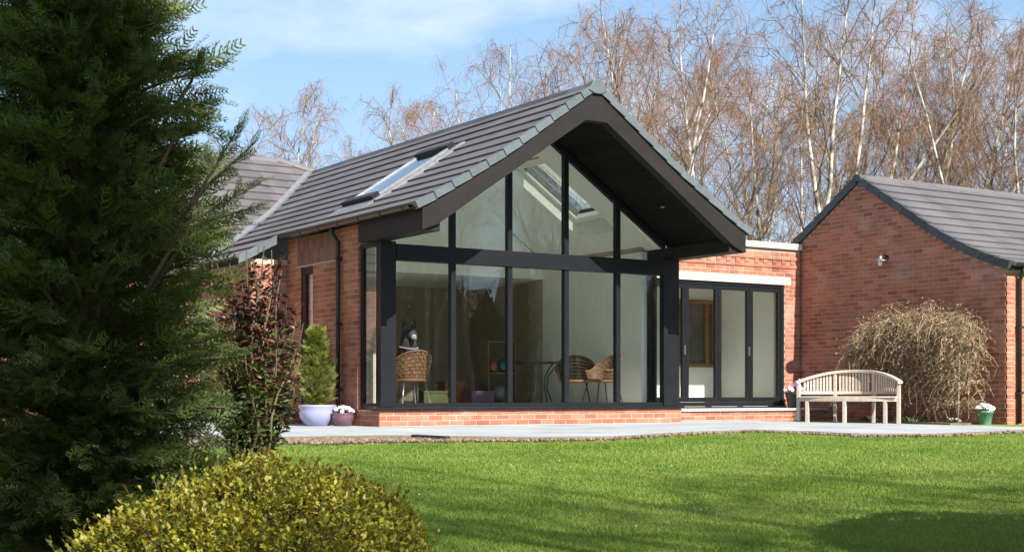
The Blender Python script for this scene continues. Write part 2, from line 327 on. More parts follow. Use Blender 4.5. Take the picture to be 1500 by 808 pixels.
def flush_bricks():
    for th, lst in BRICKS.values():
        def score(b):
            d = CAMP - np.array(b[1]); r = np.linalg.norm(d); x, y, t = proj(np.array(b[1]))
            c = max(0, float(np.dot(d / r, np.array(b[4]))))
            return -(c * b[2] / r ** 2) if -20 < x < 1520 else 0
        lst.sort(key=score); mb = MB()
        for i, (wall, ctr, ln, du, nrm, mesh) in enumerate(lst):
            ang = math.atan2(nrm.x, -nrm.y)
            if i < 300:
                o = bpy.data.objects.new('brick', mesh or brick_mesh); COL.objects.link(o); o.parent = wall
                r = th if wall is th else wall
                o.location = ctr; o.rotation_euler = (random.uniform(-.004, .004), random.uniform(-.006, .006), ang); o.scale = (ln / 0.215, 1, random.uniform(0.97, 1.02))
                if wall is th: o.location = ctr - Vector(th.location)
            else:
                c, s_ = math.cos(ang), math.sin(ang); k = ln / 0.215
                mb.add([(ctr.x + x * k * c - y * s_, ctr.y + x * k * s_ + y * c, ctr.z + z) for x, y, z in bv], bf)
        if mb.v:
            o = mb.build('brickwork', 'brick_isl', th); o['kind'] = 'stuff'

# ------------------------------------------------------------------ ground, patio
EDGE = [(200, 14.0), (390, 14.6), (560, 15.3), (690, 15.0), (760, 14.6), (880, 14.7), (1000, 16.5), (1100, 17.8), (1180, 17.0), (1260, 15.8), (1360, 15.9), (1500, 17.6), (1750, 18.5)]
def lawn_z(x, y):
    t = (x - CAMP[0]) * FWD[0] + (y - CAMP[1]) * FWD[1]
    return -0.035 - 0.036 * np.clip(13.2 - t, 0, 12) + 0.012 * np.sin(x * 1.3 + y * 0.7) * np.clip((14.5 - t) / 4, 0, 1)
gs = np.concatenate([-np.geomspace(700, 16, 14), np.linspace(-14, 14, 57), np.geomspace(16, 700, 14)])
gx, gy = np.meshgrid(gs - 3, gs - 8)
gz = lawn_z(gx, gy)
ng = len(gs); ii = (np.arange(ng - 1)[:, None] * ng + np.arange(ng - 1)[None, :]).ravel()
lawn = link('lawn', np_mesh('lawn', np.stack([gx.ravel(), gy.ravel(), gz.ravel()], 1), np.stack([ii, ii + 1, ii + ng + 1, ii + ng], 1)), 'ground', smooth=True)
tag(lawn, 'short green lawn rolling down from the patio', 'lawn', kind='structure')
def pz(u): return -0.05 * min(1, max(0, (u - 7.0) / 2.5))
front = [at(x, t, 0) for x, t in EDGE]
fr2 = []
for i in range(len(front) - 1):
    for k in range(6): fr2.append(front[i].lerp(front[i + 1], k / 6))
fr2.append(front[-1])
pm = MB(); rows = []
for p in fr2:
    u, v = p.x + random.uniform(-.02, .02), p.y + random.uniform(-.03, .03)
    xx, _, t0 = proj(np.array([u, v, 0.0])); col = [(u, v, pz(u) - 0.09)]
    for k in range(9):
        q = at(xx, t0 + (34 - t0) * k / 8, 0); col.append((q.x, q.y, pz(q.x)))
    rows.append(col)
for r in rows: pm.v += r
pm.f = [(i * 10 + j, i * 10 + 10 + j, i * 10 + 11 + j, i * 10 + 1 + j) for i in range(len(rows) - 1) for j in range(9)]
patio = pm.build('patio', 'paving'); tag(patio, 'pale grey stone patio in front of the glazed gable', 'patio', kind='structure')

# soil edging strip with clods between patio and lawn on the left, thin on the right
sm = MB(); pos = []
for i, p in enumerate(fr2):
    x, _, t = proj(np.array([p.x, p.y, 0]))
    w = float(np.interp(x, [560, 760, 900], [1.7, 0.6, 0.2])); w *= random.uniform(0.85, 1.15)
    if x > 1010: w *= 0.75
    f2 = Vector((FWD[0], FWD[1], 0)); a = p + f2 * 0.05; b = p - f2 * w
    sm.v += [(a.x, a.y, 0.004 + pz(a.x)), (p.x, p.y, 0.006 + pz(p.x)), ((a.x + b.x) / 2, (a.y + b.y) / 2, -0.006 + pz(p.x)), (b.x, b.y, float(lawn_z(b.x, b.y)) - 0.005)]
    if i:
        q = (len(sm.v) - 8); sm.f += [(q + j, q + 4 + j, q + 5 + j, q + 1 + j) for j in range(3)]
    for _ in range(int(115 * w)):
        k = random.random(); c = p.lerp(b, k) + Vector((random.uniform(-.15, .15), random.uniform(-.15, .15), 0)); pos.append((c.x, c.y, -0.012 + pz(c.x)))
soil = sm.build('soil_strip', 'soil'); tag(soil, 'bare brown soil strip along the patio edge', 'soil', kind='structure')
def ico():
    t = (1 + 5 ** .5) / 2
    v = np.array([(-1, t, 0), (1, t, 0), (-1, -t, 0), (1, -t, 0), (0, -1, t), (0, 1, t), (0, -1, -t), (0, 1, -t), (t, 0, -1), (t, 0, 1), (-t, 0, -1), (-t, 0, 1)]) / 1.9
    f = np.array([(0, 11, 5), (0, 5, 1), (0, 1, 7), (0, 7, 10), (0, 10, 11), (1, 5, 9), (5, 11, 4), (11, 10, 2), (10, 7, 6), (7, 1, 8), (3, 9, 4), (3, 4, 2), (3, 2, 6), (3, 6, 8), (3, 8, 9), (4, 9, 5), (2, 4, 11), (6, 2, 10), (8, 6, 7), (9, 8, 1)])
    return v, f
IV, IF = ico()
pos = np.array(pos); n = len(pos)
V, F = scatter(IV, IF, pos, frames(RNG.normal(size=(n, 3))), RNG.uniform(0.005, 0.022, n))
clods = link('soil_clods', np_mesh('soil_clods', V, F), 'pebble'); tag(clods, 'loose brown clods and small stones on the soil strip', 'stones', kind='stuff')

# grass blades
def grass():
    out = []
    n = 860000
    t = RNG.uniform(0, 1, n); t = 5.2 + (t ** 1.25) * 12.9
    x = RNG.uniform(-1, 1, n) * (0.40 * t + 0.9)
    P = CAMP[None] + t[:, None] * FWD + x[:, None] * RGT
    # patio boundary depth for each lateral position
    ex = np.array([(p[0] - 750) / 2057 for p in EDGE]); et = np.array([p[1] for p in EDGE])
    bound = np.interp(x / t, ex, et)
    soilw = np.interp(x / t, [-.5, (560 - 750) / 2057, (760 - 750) / 2057, (900 - 750) / 2057, .5], [1.75, 1.6, 0.55, 0.22, 0.15])
    ragged = 0.16 * np.sin(x * 5) * np.sin(x * 2.3) + 0.07 * np.sin(x * 17 + 1) + RNG.normal(0, 0.10, n)
    k = t < bound - soilw + ragged
    P = P[k]; t = t[k]; n = len(P); P[:, 2] = lawn_z(P[:, 0], P[:, 1])
    patch = 0.5 + 0.5 * np.sin(P[:, 0] * 2.1 + np.sin(P[:, 1] * 1.7)) * np.sin(P[:, 1] * 2.7 + 1.3 * np.sin(P[:, 0] * 1.1))
    h = RNG.uniform(0.007, 0.018, n) * (0.75 + 0.55 * patch) + (RNG.random(n) < 0.025) * RNG.uniform(0, 0.03, n)
    w = RNG.uniform(0.0018, 0.0034, n) * (0.5 + t / 9)
    az = RNG.uniform(0, 2 * np.pi, n); lean = RNG.uniform(0.1, 0.9, n) * h
    a = np.stack([np.cos(az), np.sin(az), 0 * az], 1); b = np.stack([-np.sin(az), np.cos(az), 0 * az], 1)
    up = np.array([0, 0, 1.0])
    tip = P + b * lean[:, None] + up * h[:, None]
    V = np.stack([P - a * w[:, None], P + a * w[:, None], tip], 1).reshape(-1, 3)
    return np_mesh('grass', V, np.arange(3 * n).reshape(-1, 3))
tag(link('grass', grass(), 'grass'), 'mown green grass blades covering the lawn', 'grass', kind='stuff')

# ------------------------------------------------------------------ roofs
def arclen(prof):
    a = [0]
    for i in range(1, len(prof)): a.append(a[-1] + math.hypot(prof[i][0] - prof[i - 1][0], prof[i][1] - prof[i - 1][1]))
    return a
def on_prof(prof, a, s):
    s = max(0, s); i = 0
    while i < len(a) - 2 and s > a[i + 1]: i += 1
    k = (s - a[i]) / (a[i + 1] - a[i]); d = prof[i][0] + k * (prof[i + 1][0] - prof[i][0]); z = prof[i][1] + k * (prof[i + 1][1] - prof[i][1])
    tx, tz = (prof[i + 1][0] - prof[i][0]), (prof[i + 1][1] - prof[i][1]); q = math.hypot(tx, tz)
    return d, z, -tz / q, tx / q      # point and outward normal (d,z)
def tile_roof(parent, prof, fn, lim, gauge, tw=0.30, holes=(), s0=0.0, s1=None, m='tile'):
    a = arclen(prof); s1 = s1 or a[-1]; n = max(1, round((s1 - s0) / gauge)); g = (s1 - s0) / n
    for i in range(n):
        lo = on_prof(prof, a, s0 + (i + 1) * g); hi = on_prof(prof, a, s0 + i * g - 0.05 if i else s0)
        l0, l1 = lim((lo[0] + hi[0]) / 2); mb = MB(); off = (i % 2) * tw / 2
        k = math.floor((l0 - off) / tw); l = k * tw + off
        while l < l1 - 0.005:
            p, q = max(l + 0.0012, l0), min(l + tw - 0.0012, l1); l += tw
            if q - p < 0.01: continue
            mid = (lo[0] + hi[0]) / 2
            sub = [(p, q)]
            for (d0, d1, h0, h1) in holes:
                if d0 < mid < d1:
                    ns = []
                    for (x, y) in sub:
                        if y <= h0 or x >= h1: ns.append((x, y)); continue
                        if x < h0: ns.append((x, h0))
                        if y > h1: ns.append((h1, y))
                    sub = ns
            for (p, q) in sub:
                if q - p < 0.01: continue
                j = random.uniform(-0.0012, 0.0012)
                def pt(r, o, w): return fn(r[0] + r[2] * o, w, r[1] + r[3] * o)
                t0, t1 = 0.042 + j, 0.012
                mb.add([pt(lo, 0.010, p), pt(lo, 0.010, q), pt(hi, -0.01, q), pt(hi, -0.01, p), pt(lo, t0, p), pt(lo, t0, q), pt(hi, t1, q), pt(hi, t1, p)],
                       [(0, 3, 2, 1), (4, 5, 6, 7), (0, 1, 5, 4), (1, 2, 6, 5), (2, 3, 7, 6), (3, 0, 4, 7)])
        if mb.v: mb.build('tile_course', m, parent)

# ================================================================== garden room (glazed gable)
UC = 2.69; VF = -1.40            # ridge line and front of the verge
gr = thing('garden_room', (UC, 1.0, 0), 'glazed gable garden room with dark frames, brick plinth and deep overhanging tiled roof', 'building')
PROF = [(0, 4.80), (1.45, 3.76), (2.05, 3.385), (2.55, 3.085), (2.88, 2.905)]
def left(d, l, z): return (UC - d, l, z)
def right(d, l, z): return (UC + d, l, z)
def zroof(s):
    for (d0, z0), (d1, z1) in zip(PROF, PROF[1:]):
        if s <= d1: return z0 + (z1 - z0) * (s - d0) / (d1 - d0)
    return PROF[-1][1] + (s - PROF[-1][0]) * -0.545
def vvalley(z): return 8.10 - (4.80 - z) / 0.66
SKL = (0.92, 2.27, 0.90, 1.95)   # left skylight: distance from ridge, position along it
SKR = (0.78, 2.05, 0.80, 1.90)
roof = MB()
# roof deck under the tiles, with the skylight openings left out
def deck(side, sk):
    fn = left if side == 'l' else right; mb = MB()
    ds = [0, sk[0], 1.45, 2.05, sk[1], 2.55, 2.88] if sk[1] > 2.05 else [0, sk[0], 1.45, sk[1], 2.06, 2.55, 2.88]
    for d0, d1 in zip(ds, ds[1:]):
        spans = [(VF + 0.05, 7.6)]
        if d0 >= sk[0] - 1e-6 and d1 <= sk[1] + 1e-6: spans = [(VF + 0.05, sk[2]), (sk[3], 7.6)]
        for a, b in spans:
            b = min(b, vvalley(zroof(d1)))
            mb.prism([(d0, zroof(d0) - 0.015), (d1, zroof(d1) - 0.015), (d1, zroof(d1) - 0.05), (d0, zroof(d0) - 0.05)], a, b, lambda p, q, w: fn(p, w, q))
    return mb
rl = deck('l', SKL).build('roof', 'fascia', gr); rr_ = deck('r', SKR).build('roof', 'fascia', gr)
tile_roof(rl, PROF, left, lambda d: (VF + 0.07, vvalley(zroof(d))), 0.315, holes=[SKL])
tile_roof(rr_, PROF, right, lambda d: (VF + 0.07, 7.9), 0.315, holes=[SKR])
# catslide over the porch further back
tile_roof(rl, [(2.86, 2.905), (3.55, 2.53)], left, lambda d: (3.05, vvalley(zroof(d)) + 0.3), 0.36)
# ridge tiles
for k in range(22):
    v0 = VF + 0.12 + k * 0.44
    if v0 > 7.9: break
    mb = MB(); pr = [(-0.135, 4.722), (-0.06, 4.826), (0, 4.846), (0.06, 4.826), (0.135, 4.722), (0.11, 4.722), (0, 4.815), (-0.11, 4.722)]
    mb.prism(pr, v0 + 0.002, v0 + 0.436, lambda p, q, w: (UC + p, w, q)); mb.build('ridge_tile', 'verge_dark' if k else 'tile', gr)
# verge units, one for each course: stepped cloaking pieces
aP = arclen(PROF); NV = 11; g = aP[-1] / NV
for fn, sg in ((left, -1), (right, 1)):
    for i in range(NV):
        lo = on_prof(PROF, aP, (i + 1) * g + 0.012); hi = on_prof(PROF, aP, i * g + 0.004)
        if i == 0: hi = on_prof(PROF, aP, 0.10)
        def P(r, o, v): return fn(r[0] + r[2] * o, v, r[1] + r[3] * o)
        mb = MB(); top_lo, top_hi, bt_lo, bt_hi = 0.050, 0.032, -0.055, -0.068
        v0, v1 = VF - 0.028 - 0.006 * 1, VF + 0.10
        # front face plate tapering, plus top cover
        vf_lo, vf_hi = VF - 0.036, VF - 0.022
        mb.add([P(lo, bt_lo, vf_lo), P(hi, bt_hi, vf_hi), P(hi, top_hi, vf_hi), P(lo, top_lo, vf_lo), P(lo, bt_lo, VF), P(hi, bt_hi, VF), P(hi, top_hi, v1), P(lo, top_lo, v1),
                P(lo, top_lo - 0.02, v1), P(hi, top_hi - 0.02, v1)],
               [(0, 1, 2, 3), (3, 2, 6, 7), (0, 4, 5, 1), (0, 3, 7, 8, 4), (7, 6, 9, 8), (1, 5, 9, 6, 2), (4, 8, 9, 5)])
        mb.build('verge_tile', 'verge', gr)
mb = MB(); mb.prism([(-0.15, 4.70), (-0.075, 4.835), (0, 4.862), (0.075, 4.835), (0.15, 4.70), (0.06, 4.66), (-0.06, 4.66)], VF - 0.042, VF + 0.10, lambda p, q, w: (UC + p, w, q)); mb.build('ridge_end_cap', 'verge', gr, bevel=0.006)
# barge boards, their thickness running back under the verge, flat apex
def zb(s): return min(4.40 - 0.675 * s, 4.28)
SS = [0.0, 0.18, 0.6, 1.45, 2.05, 2.55]
for fn, nm in ((left, 1), (right, 1)):
    poly = [(s, zroof(s) - 0.092) for s in SS] + [(2.79, zroof(2.79) - 0.092), (2.79, 2.585), (2.55, zb(2.55) - 0.005)] + [(s, zb(s)) for s in SS[::-1][1:]]
    mb = MB(); mb.prism(poly, VF, VF + 0.045, lambda p, q, w: fn(p, w, q)); mb.build('barge_board', 'fascia', gr)
    mb = MB(); pl = [(s, zb(s) + 0.10) for s in SS] + [(s, zb(s)) for s in SS[::-1]]
    mb.prism(pl, VF + 0.047, VF + 0.15, lambda p, q, w: fn(p, w, q)); mb.build('barge_rafter', 'fascia', gr)
# boxed eaves
for s in (-1, 1):
    x0, x1 = UC + s * 2.79, UC + s * 2.50
    mb = MB().box(min(x0, x1), max(x0, x1), VF + 0.048, 0.44 if s < 0 else 0.6, 2.585, 2.87); mb.build('eaves_box', 'fascia', gr, bevel=0.004)
# soffit boards running front to back, and the flat strip at the apex
for fn in (left, right):
    k = 0; d = 0.19
    while d < 2.50:
        d1 = min(d + 0.148, 2.50)
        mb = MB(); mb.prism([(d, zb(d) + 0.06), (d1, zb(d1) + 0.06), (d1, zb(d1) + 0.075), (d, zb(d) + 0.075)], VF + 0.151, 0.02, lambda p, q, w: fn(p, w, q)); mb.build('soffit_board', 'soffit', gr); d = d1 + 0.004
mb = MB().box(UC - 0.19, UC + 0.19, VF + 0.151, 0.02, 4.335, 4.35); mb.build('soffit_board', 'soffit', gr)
for (u_, v_) in ((UC + 0.15, -0.55), (UC + 1.75, -0.7)):
    sN = abs(u_ - UC); zz = zb(sN) + 0.053; mb = MB().lathe([(0.0, -0.003), (0.028, -0.003), (0.034, 0.0), (0.034, 0.012)], 14, (u_, v_, zz)); mb.build('downlight', 'steel', gr)
# glazed front: sill, posts, mullions, transom, panes
V0, V1 = 0.03, 0.12
mb = MB().box(-0.03, 5.41, -0.045, 0.20, 0.226, 0.262); mb.build('sill', 'frame', gr, bevel=0.004)
mb = MB().box(0.27, 5.047, V0 + 0.012, V1, 0.264, 0.325); mb.build('bottom_rail', 'frame', gr)
mb = MB().box(0.03, 0.27, V0 - 0.012, 0.135, 0.264, 2.583); mb.build('corner_post', 'frame', gr, bevel=0.006)
mb = MB().box(5.047, 5.355, V0 - 0.012, 0.135, 0.264, 2.583); mb.build('corner_post', 'frame', gr, bevel=0.006)
mb = MB().box(0.272, 5.045, V0 - 0.022, V1 + 0.02, 2.32, 2.55); mb.build('transom', 'frame', gr, bevel=0.005)
MU = [1.205, 2.17, 3.182, 4.157]
for m_ in MU:
    mb = MB().box(m_ - 0.04, m_ + 0.04, V0, V1, 0.327, 2.318); mb.build('mullion', 'frame', gr, bevel=0.004)
    mb = MB().box(m_ - 0.04, m_ + 0.04, V0, V1, 2.552, zb(abs(m_ - UC)) + 0.03); mb.build('mullion', 'frame', gr, bevel=0.004)
def zh(u): return zb(abs(u - UC)) - 0.045
for s in (-1, 1):
    fn = left if s < 0 else right
    mb = MB(); mb.prism([(0, 4.235), (0.18, 4.235), (2.40, zb(2.40) - 0.045), (2.40, zb(2.40) + 0.05), (0.18, 4.34), (0, 4.34)], V0 + 0.01, V1 - 0.005, lambda p, q, w: fn(p, w, q)); mb.build('head_rail', 'frame', gr)
ED = [0.27] + [q for m_ in MU for q in (m_ - 0.04, m_ + 0.04)] + [5.047]
for k in range(5):
    a, b = ED[2 * k], ED[2 * k + 1]
    mb = MB().box(a - 0.005, b + 0.005, 0.07, 0.076, 0.32, 2.325); mb.build('pane', 'glass', gr)
    xs = [a - 0.005] + ([UC - 0.18, UC + 0.18] if a < UC < b else []) + [b + 0.005]
    top = [(x, max(2.552, zh(x) + 0.01)) for x in xs]
    if k == 0: top = [(a, 2.60), (b + 0.005, zh(b))]
    if k == 4: top = [(a - 0.005, zh(a)), (b, 2.62)]
    poly = [(xs[0], 2.545), (xs[-1], 2.545)] + top[::-1]
    mb = MB(); mb.prism(poly, 0.07, 0.076, lambda p, q, w: (p, w, q)); mb.build('pane', 'glass', gr)
# narrow corner side windows
for s in (-1, 1):
    xa = 0.06 if s < 0 else 5.32
    fr = MB().box(xa - 0.03, xa + 0.03, 0.137, 0.162, 0.264, 2.583).box(xa - 0.03, xa + 0.03, 0.58, 0.645, 0.264, 2.583).box(xa - 0.03, xa + 0.03, 0.164, 0.578, 0.264, 0.325).box(xa - 0.03, xa + 0.03, 0.164, 0.578, 2.515, 2.583)
    f_ = fr.build('side_window_frame', 'frame', gr)
    MB().box(xa - 0.003, xa + 0.003, 0.158, 0.585, 0.32, 2.52).build('pane', 'glass', f_)
# plinth: mortar core with bricks
pl = MB().box(0.0, 5.38, 0.0, 0.22, -0.02, 0.2255).build('plinth', 'mortar', gr)
bricks(gr, pl, (0, 0, 0), (1, 0, 0), (0, -1, 0), 5.38, 0.0, 0.226)
pls = MB().box(0.0, 0.2, 0.222, 0.665, -0.02, 0.2255).build('plinth', 'mortar', gr)
bricks(gr, pls, (0, 0.665, 0), (0, -1, 0), (-1, 0, 0), 0.665, 0.0, 0.226)
# left side wall (with narrow window) and its brick end
WV0, WV1 = 0.67, 3.12
WIN = (2.18, 2.62, 0.25, 2.40)
sw = MB().box(0.0, 0.28, WV0, WIN[0], -0.02, 2.86).box(0.0, 0.28, WIN[1], WV1, -0.02, 2.86).box(0.0, 0.28, WIN[0], WIN[1], WIN[3], 2.86).box(0.0, 0.28, WIN[0], WIN[1], -0.02, WIN[2]).build('side_wall', 'mortar', gr)
Lw = WV1 - WV0
PB = (1.27, 2.80, 2.42, 2.86)      # pale band above the window
bricks(gr, sw, (0, WV1, 0), (0, -1, 0), (-1, 0, 0), Lw, 0.0, 2.86, holes=[(WV1 - WIN[1], WV1 - WIN[0], WIN[2], WIN[3]), (WV1 - PB[1], WV1 - PB[0], PB[2], PB[3])])
bricks(gr, sw, (0.0, WV0, 0), (1, 0, 0), (0, -1, 0), 0.09, 0.225, 2.59)
for k in range(20):
    v_ = PB[0] + 0.04 + k * 0.0755
    for z_ in (2.535, 2.75):
        o = bpy.data.objects.new('soldier_brick', pale_mesh); COL.objects.link(o); o.parent = sw
        o.location = (-0.004 + random.uniform(-.001, .001), v_, z_); o.rotation_euler = (0, math.pi / 2, 0); o.rotation_euler = Matrix(((0, 1, 0), (0, 0, 1), (1, 0, 0))).transposed().to_euler()
        o.matrix_basis = Matrix(((0, 1, 0, -0.006), (0, 0, 1, v_), (1, 0, 0, z_), (0, 0, 0, 1)))
fw = MB().box(0.008, 0.068, WIN[0], WIN[0] + 0.035, 0.25, 2.4).box(0.008, 0.068, WIN[1] - 0.16, WIN[1], 0.25, 2.4).box(0.008, 0.068, WIN[0] + 0.037, WIN[1] - 0.162, 0.25, 0.33).box(0.008, 0.068, WIN[0] + 0.037, WIN[1] - 0.162, 2.28, 2.40).build('narrow_window', 'frame', gr)
MB().box(0.03, 0.036, WIN[0] + 0.03, WIN[1] - 0.155, 0.32, 2.29).build('pane', 'glass', fw)
MB().box(0.09, 0.095, WIN[0] + 0.005, WIN[1] - 0.005, 0.26, 2.39).build('reflection_sheet', 'white', fw)  # white sheet added behind the glass in place of its pale reflected light
# right side wall
rw = MB().box(5.10, 5.38, 0.67, 4.0, -0.02, 2.9).build('side_wall', 'mortar', gr)
bricks(gr, rw, (5.30, 0.67, 0), (1, 0, 0), (0, -1, 0), 0.08, 0.225, 2.59)
MB().box(5.20, 5.288, 0.60, 0.666, 0.264, 2.583).build('window_jamb', 'frame', gr)
MB().box(5.08, 5.198, 0.645, 0.669, 0.246, 2.75).build('inner_wall', 'white', gr)
bricks(gr, rw, (5.38, 0.67, 0), (0, 1, 0), (1, 0, 0), 1.2, 0.225, 2.85)
MB().box(5.18, 5.38, 0.222, 0.668, -0.02, 0.2255).build('plinth', 'mortar', gr)
# gutter with brackets and downpipe on the left side
def gutter(parent, p0, p1, r, m, name='gutter'):
    p0, p1 = Vector(p0), Vector(p1); d = (p1 - p0).normalized(); sd_ = d.cross(Vector((0, 0, 1))).normalized()
    pts = [(-r, 0), (-r * .92, -r * .5), (-r * .6, -r * .86), (0, -r), (r * .6, -r * .86), (r * .92, -r * .5), (r, 0), (r * .88, 0), (r * .5, -r * .72), (0, -r * .86), (-r * .5, -r * .72), (-r * .88, 0)]
    mb = MB(); mb.prism(pts, 0, (p1 - p0).length, lambda p, q, w: p0 + d * w + sd_ * p + Vector((0, 0, q)))
    g_ = mb.build(name, m, parent); n = int((p1 - p0).length / 0.65)
    for i in range(n + 1):
        c = p0 + d * min(0.2 + i * 0.65, (p1 - p0).length - 0.03); mb = MB()
        mb.prism([(a * 1.12, b * 1.12 - 0.001) for a, b in pts[:7]] + [(r * .98, 0.004), (-r * .98, 0.004)], -0.018, 0.018, lambda p, q, w: c + d * w + sd_ * p + Vector((0, 0, q)))
        mb.build('gutter_bracket', 'pipe', g_)
    return g_
gutter(gr, (-0.155, -1.22, 2.925), (-0.155, 3.0, 2.905), 0.06, 'gutter')
gutter(gr, (5.535, -1.22, 2.925), (5.535, 1.7, 2.905), 0.06, 'gutter')
mb = MB().tube([(-0.155, 1.2, 2.86), (-0.15, 1.2, 2.78), (-0.06, 1.2, 2.66), (-0.06, 1.2, 0.03)], 0.034, 12); dp = mb.build('downpipe', 'pipe', gr, smooth=True)
for z_ in (0.5, 1.45, 2.4): MB().box(-0.102, 0.0, 1.155, 1.245, z_, z_ + 0.035).build('pipe_clip', 'pipe', dp)
# skylights
def skylight(fn, sk, sgn):
    d0, d1, l0, l1 = sk; a = math.atan2(zroof(d0) - zroof(d1), d1 - d0)
    def P(d, o, l):      # on the chord, o above it
        z = zroof(d0) + (zroof(d1) - zroof(d0)) * (d - d0) / (d1 - d0); return fn(d + math.sin(a) * o, l, z + math.cos(a) * o)
    def bar(da, db, la, lb, o0, o1, nm, m, par):
        mb = MB(); mb.add([P(da, o0, la), P(db, o0, la), P(db, o0, lb), P(da, o0, lb), P(da, o1, la), P(db, o1, la), P(db, o1, lb), P(da, o1, lb)], [(0, 3, 2, 1), (4, 5, 6, 7), (0, 1, 5, 4), (1, 2, 6, 5), (2, 3, 7, 6), (3, 0, 4, 7)])
        return mb.build(nm, m, par)
    mbf = MB()
    sk_o = bar(d0 + 0.02, d1 - 0.02, l0 + 0.02, l0 + 0.09, -0.05, 0.085, 'skylight_frame', 'lead', gr)
    bar(d0 + 0.02, d1 - 0.02, l1 - 0.09, l1 - 0.02, -0.05, 0.085, 'side_rail', 'lead', sk_o)
    bar(d0 - 0.01, d0 + 0.10, l0 + 0.015, l1 - 0.015, 0.02, 0.125, 'top_hood', 'frame', sk_o)
    bar(d1 - 0.09, d1 + 0.02, l0 + 0.015, l1 - 0.015, 0.02, 0.115, 'bottom_rail', 'frame', sk_o)
    bar(d0 + 0.09, d1 - 0.08, l0 + 0.085, l1 - 0.085, 0.062, 0.070, 'pane', 'skyglass', sk_o)
    bar(d0 - 0.10, d1 + 0.06, l0 - 0.11, l0 + 0.018, -0.02, 0.052, 'flashing', 'lead', sk_o)
    bar(d0 - 0.10, d1 + 0.06, l1 - 0.018, l1 + 0.07, -0.02, 0.052, 'flashing', 'lead', sk_o)
    bar(d1 + 0.021, d1 + 0.30, l0 - 0.07, l1 + 0.05, 0.02, 0.050, 'flashing', 'lead', sk_o)
    for (da, db, la, lb) in ((d0 + 0.0, d0 + 0.10, l0 + 0.013, l1 - 0.013), (d1 - 0.09, d1, l0 + 0.013, l1 - 0.013), (d0 + 0.101, d1 - 0.091, l0 + 0.013, l0 + 0.095), (d0 + 0.101, d1 - 0.091, l1 - 0.095, l1 - 0.013)): bar(da, db, la, lb, -0.075, -0.051 if la > l0 + 0.05 or lb < l0 + 0.2 else 0.018, 'inner_frame', 'white', sk_o)
    # white plastered shaft down to the ceiling
    for (la, lb) in ((l0 - 0.03, l0 + 0.012), (l1 - 0.012, l1 + 0.03)):
        mb = MB(); mb.prism([(d0, zroof(d0) - 0.02), (d1, zroof(d1) - 0.02), (d1 - 0.02, zb(d1) + 0.07), (d0 - 0.30, zb(max(0.19, d0 - 0.30)) + 0.07)], la, lb, lambda p, q, w: fn(p, w, q)); mb.build('skylight_lining', 'white', gr)
    mb = MB(); mb.add([fn(d1, l0, zroof(d1) - 0.02), fn(d1, l1, zroof(d1) - 0.02), fn(d1 - 0.02, l1, zb(d1) + 0.07), fn(d1 - 0.02, l0, zb(d1) + 0.07)], [(0, 1, 2, 3)]); mb.build('skylight_lining', 'white', gr)
    mb = MB(); q = max(0.19, d0 - 0.30); mb.add([fn(d0, l0, zroof(d0) - 0.02), fn(d0, l1, zroof(d0) - 0.02), fn(d0 - 0.30, l1, zb(q) + 0.07), fn(d0 - 0.30, l0, zb(q) + 0.07)], [(0, 1, 2, 3)]); mb.build('skylight_lining', 'white', gr)
skylight(left, SKL, -1); skylight(right, SKR, 1)
# interior: floor, lining, vaulted ceiling, back wall with brown panelling
BV = 3.5
MB().box(0.2, 5.18, 0.221, BV, 0.10, 0.245).build('floor', 'floor', gr)
MB().box(0.281, 0.30, 0.70, WIN[0], 0.246, 2.75).box(0.281, 0.30, WIN[1], BV, 0.246, 2.75).box(0.281, 0.30, WIN[0], WIN[1], 2.4, 2.75).build('inner_wall', 'white', gr)
MB().box(5.08, 5.099, 0.672, BV, 0.246, 2.75).build('inner_wall', 'white', gr)
for fn, sk in ((left, SKL), (right, SKR)):
    mb = MB(); a0, a1 = sk[0] - 0.30, sk[1] - 0.02
    ds = sorted(set([0.19, max(0.19, a0), a1, 2.50]))
    for d0, d1 in zip(ds, ds[1:]):
        spans = [(0.125, BV)] if not (d0 >= a0 - 1e-6 and d1 <= a1 + 1e-6) else [(0.125, sk[2]), (sk[3], BV)]
        for p_, q_ in spans: mb.prism([(d0, zb(d0) + 0.062), (d1, zb(d1) + 0.062), (d1, zb(d1) + 0.08), (d0, zb(d0) + 0.08)], p_, q_, lambda p, q, w: fn(p, w, q))
    mb.build('ceiling', 'ceil', gr)
MB().box(UC - 0.19, UC + 0.19, 0.125, BV, 4.338, 4.352).build('ceiling', 'ceil', gr)
mb = MB(); mb.prism([(0.28, 2.50), (5.1, 2.50), (5.1, 2.8), (UC + 0.19, 4.4), (UC - 0.19, 4.4), (0.28, 2.8)], BV, BV + 0.1, lambda p, q, w: (p, w, q)); mb.build('back_wall', 'white', gr)
MB().box(0.28, 5.36, BV + 0.1, 6.5, 2.50, 2.52).build('ceiling', 'ceil', gr)
MB().box(0.2, 5.36, BV + 0.001, 6.5, 0.10, 0.245).build('floor', 'floor', gr)
MB().box(0.26, 0.28, BV + 0.001, 6.5, 0.246, 2.499).box(5.34, 5.36, BV + 0.001, 6.5, 0.246, 2.499).build('rear_room_wall', 'panel', gr)
bp_ = MB().box(0.28, 5.34, 6.46, 6.52, 0.246, 2.499).build('panelling', 'panel', gr)
k = 0.285
while k < 5.05:
    MB().box(k, min(k + 0.594, 5.335), 6.42, 6.458, 0.25, 2.49).build('wall_panel', 'panel', bp_, bevel=0.003); k += 0.6

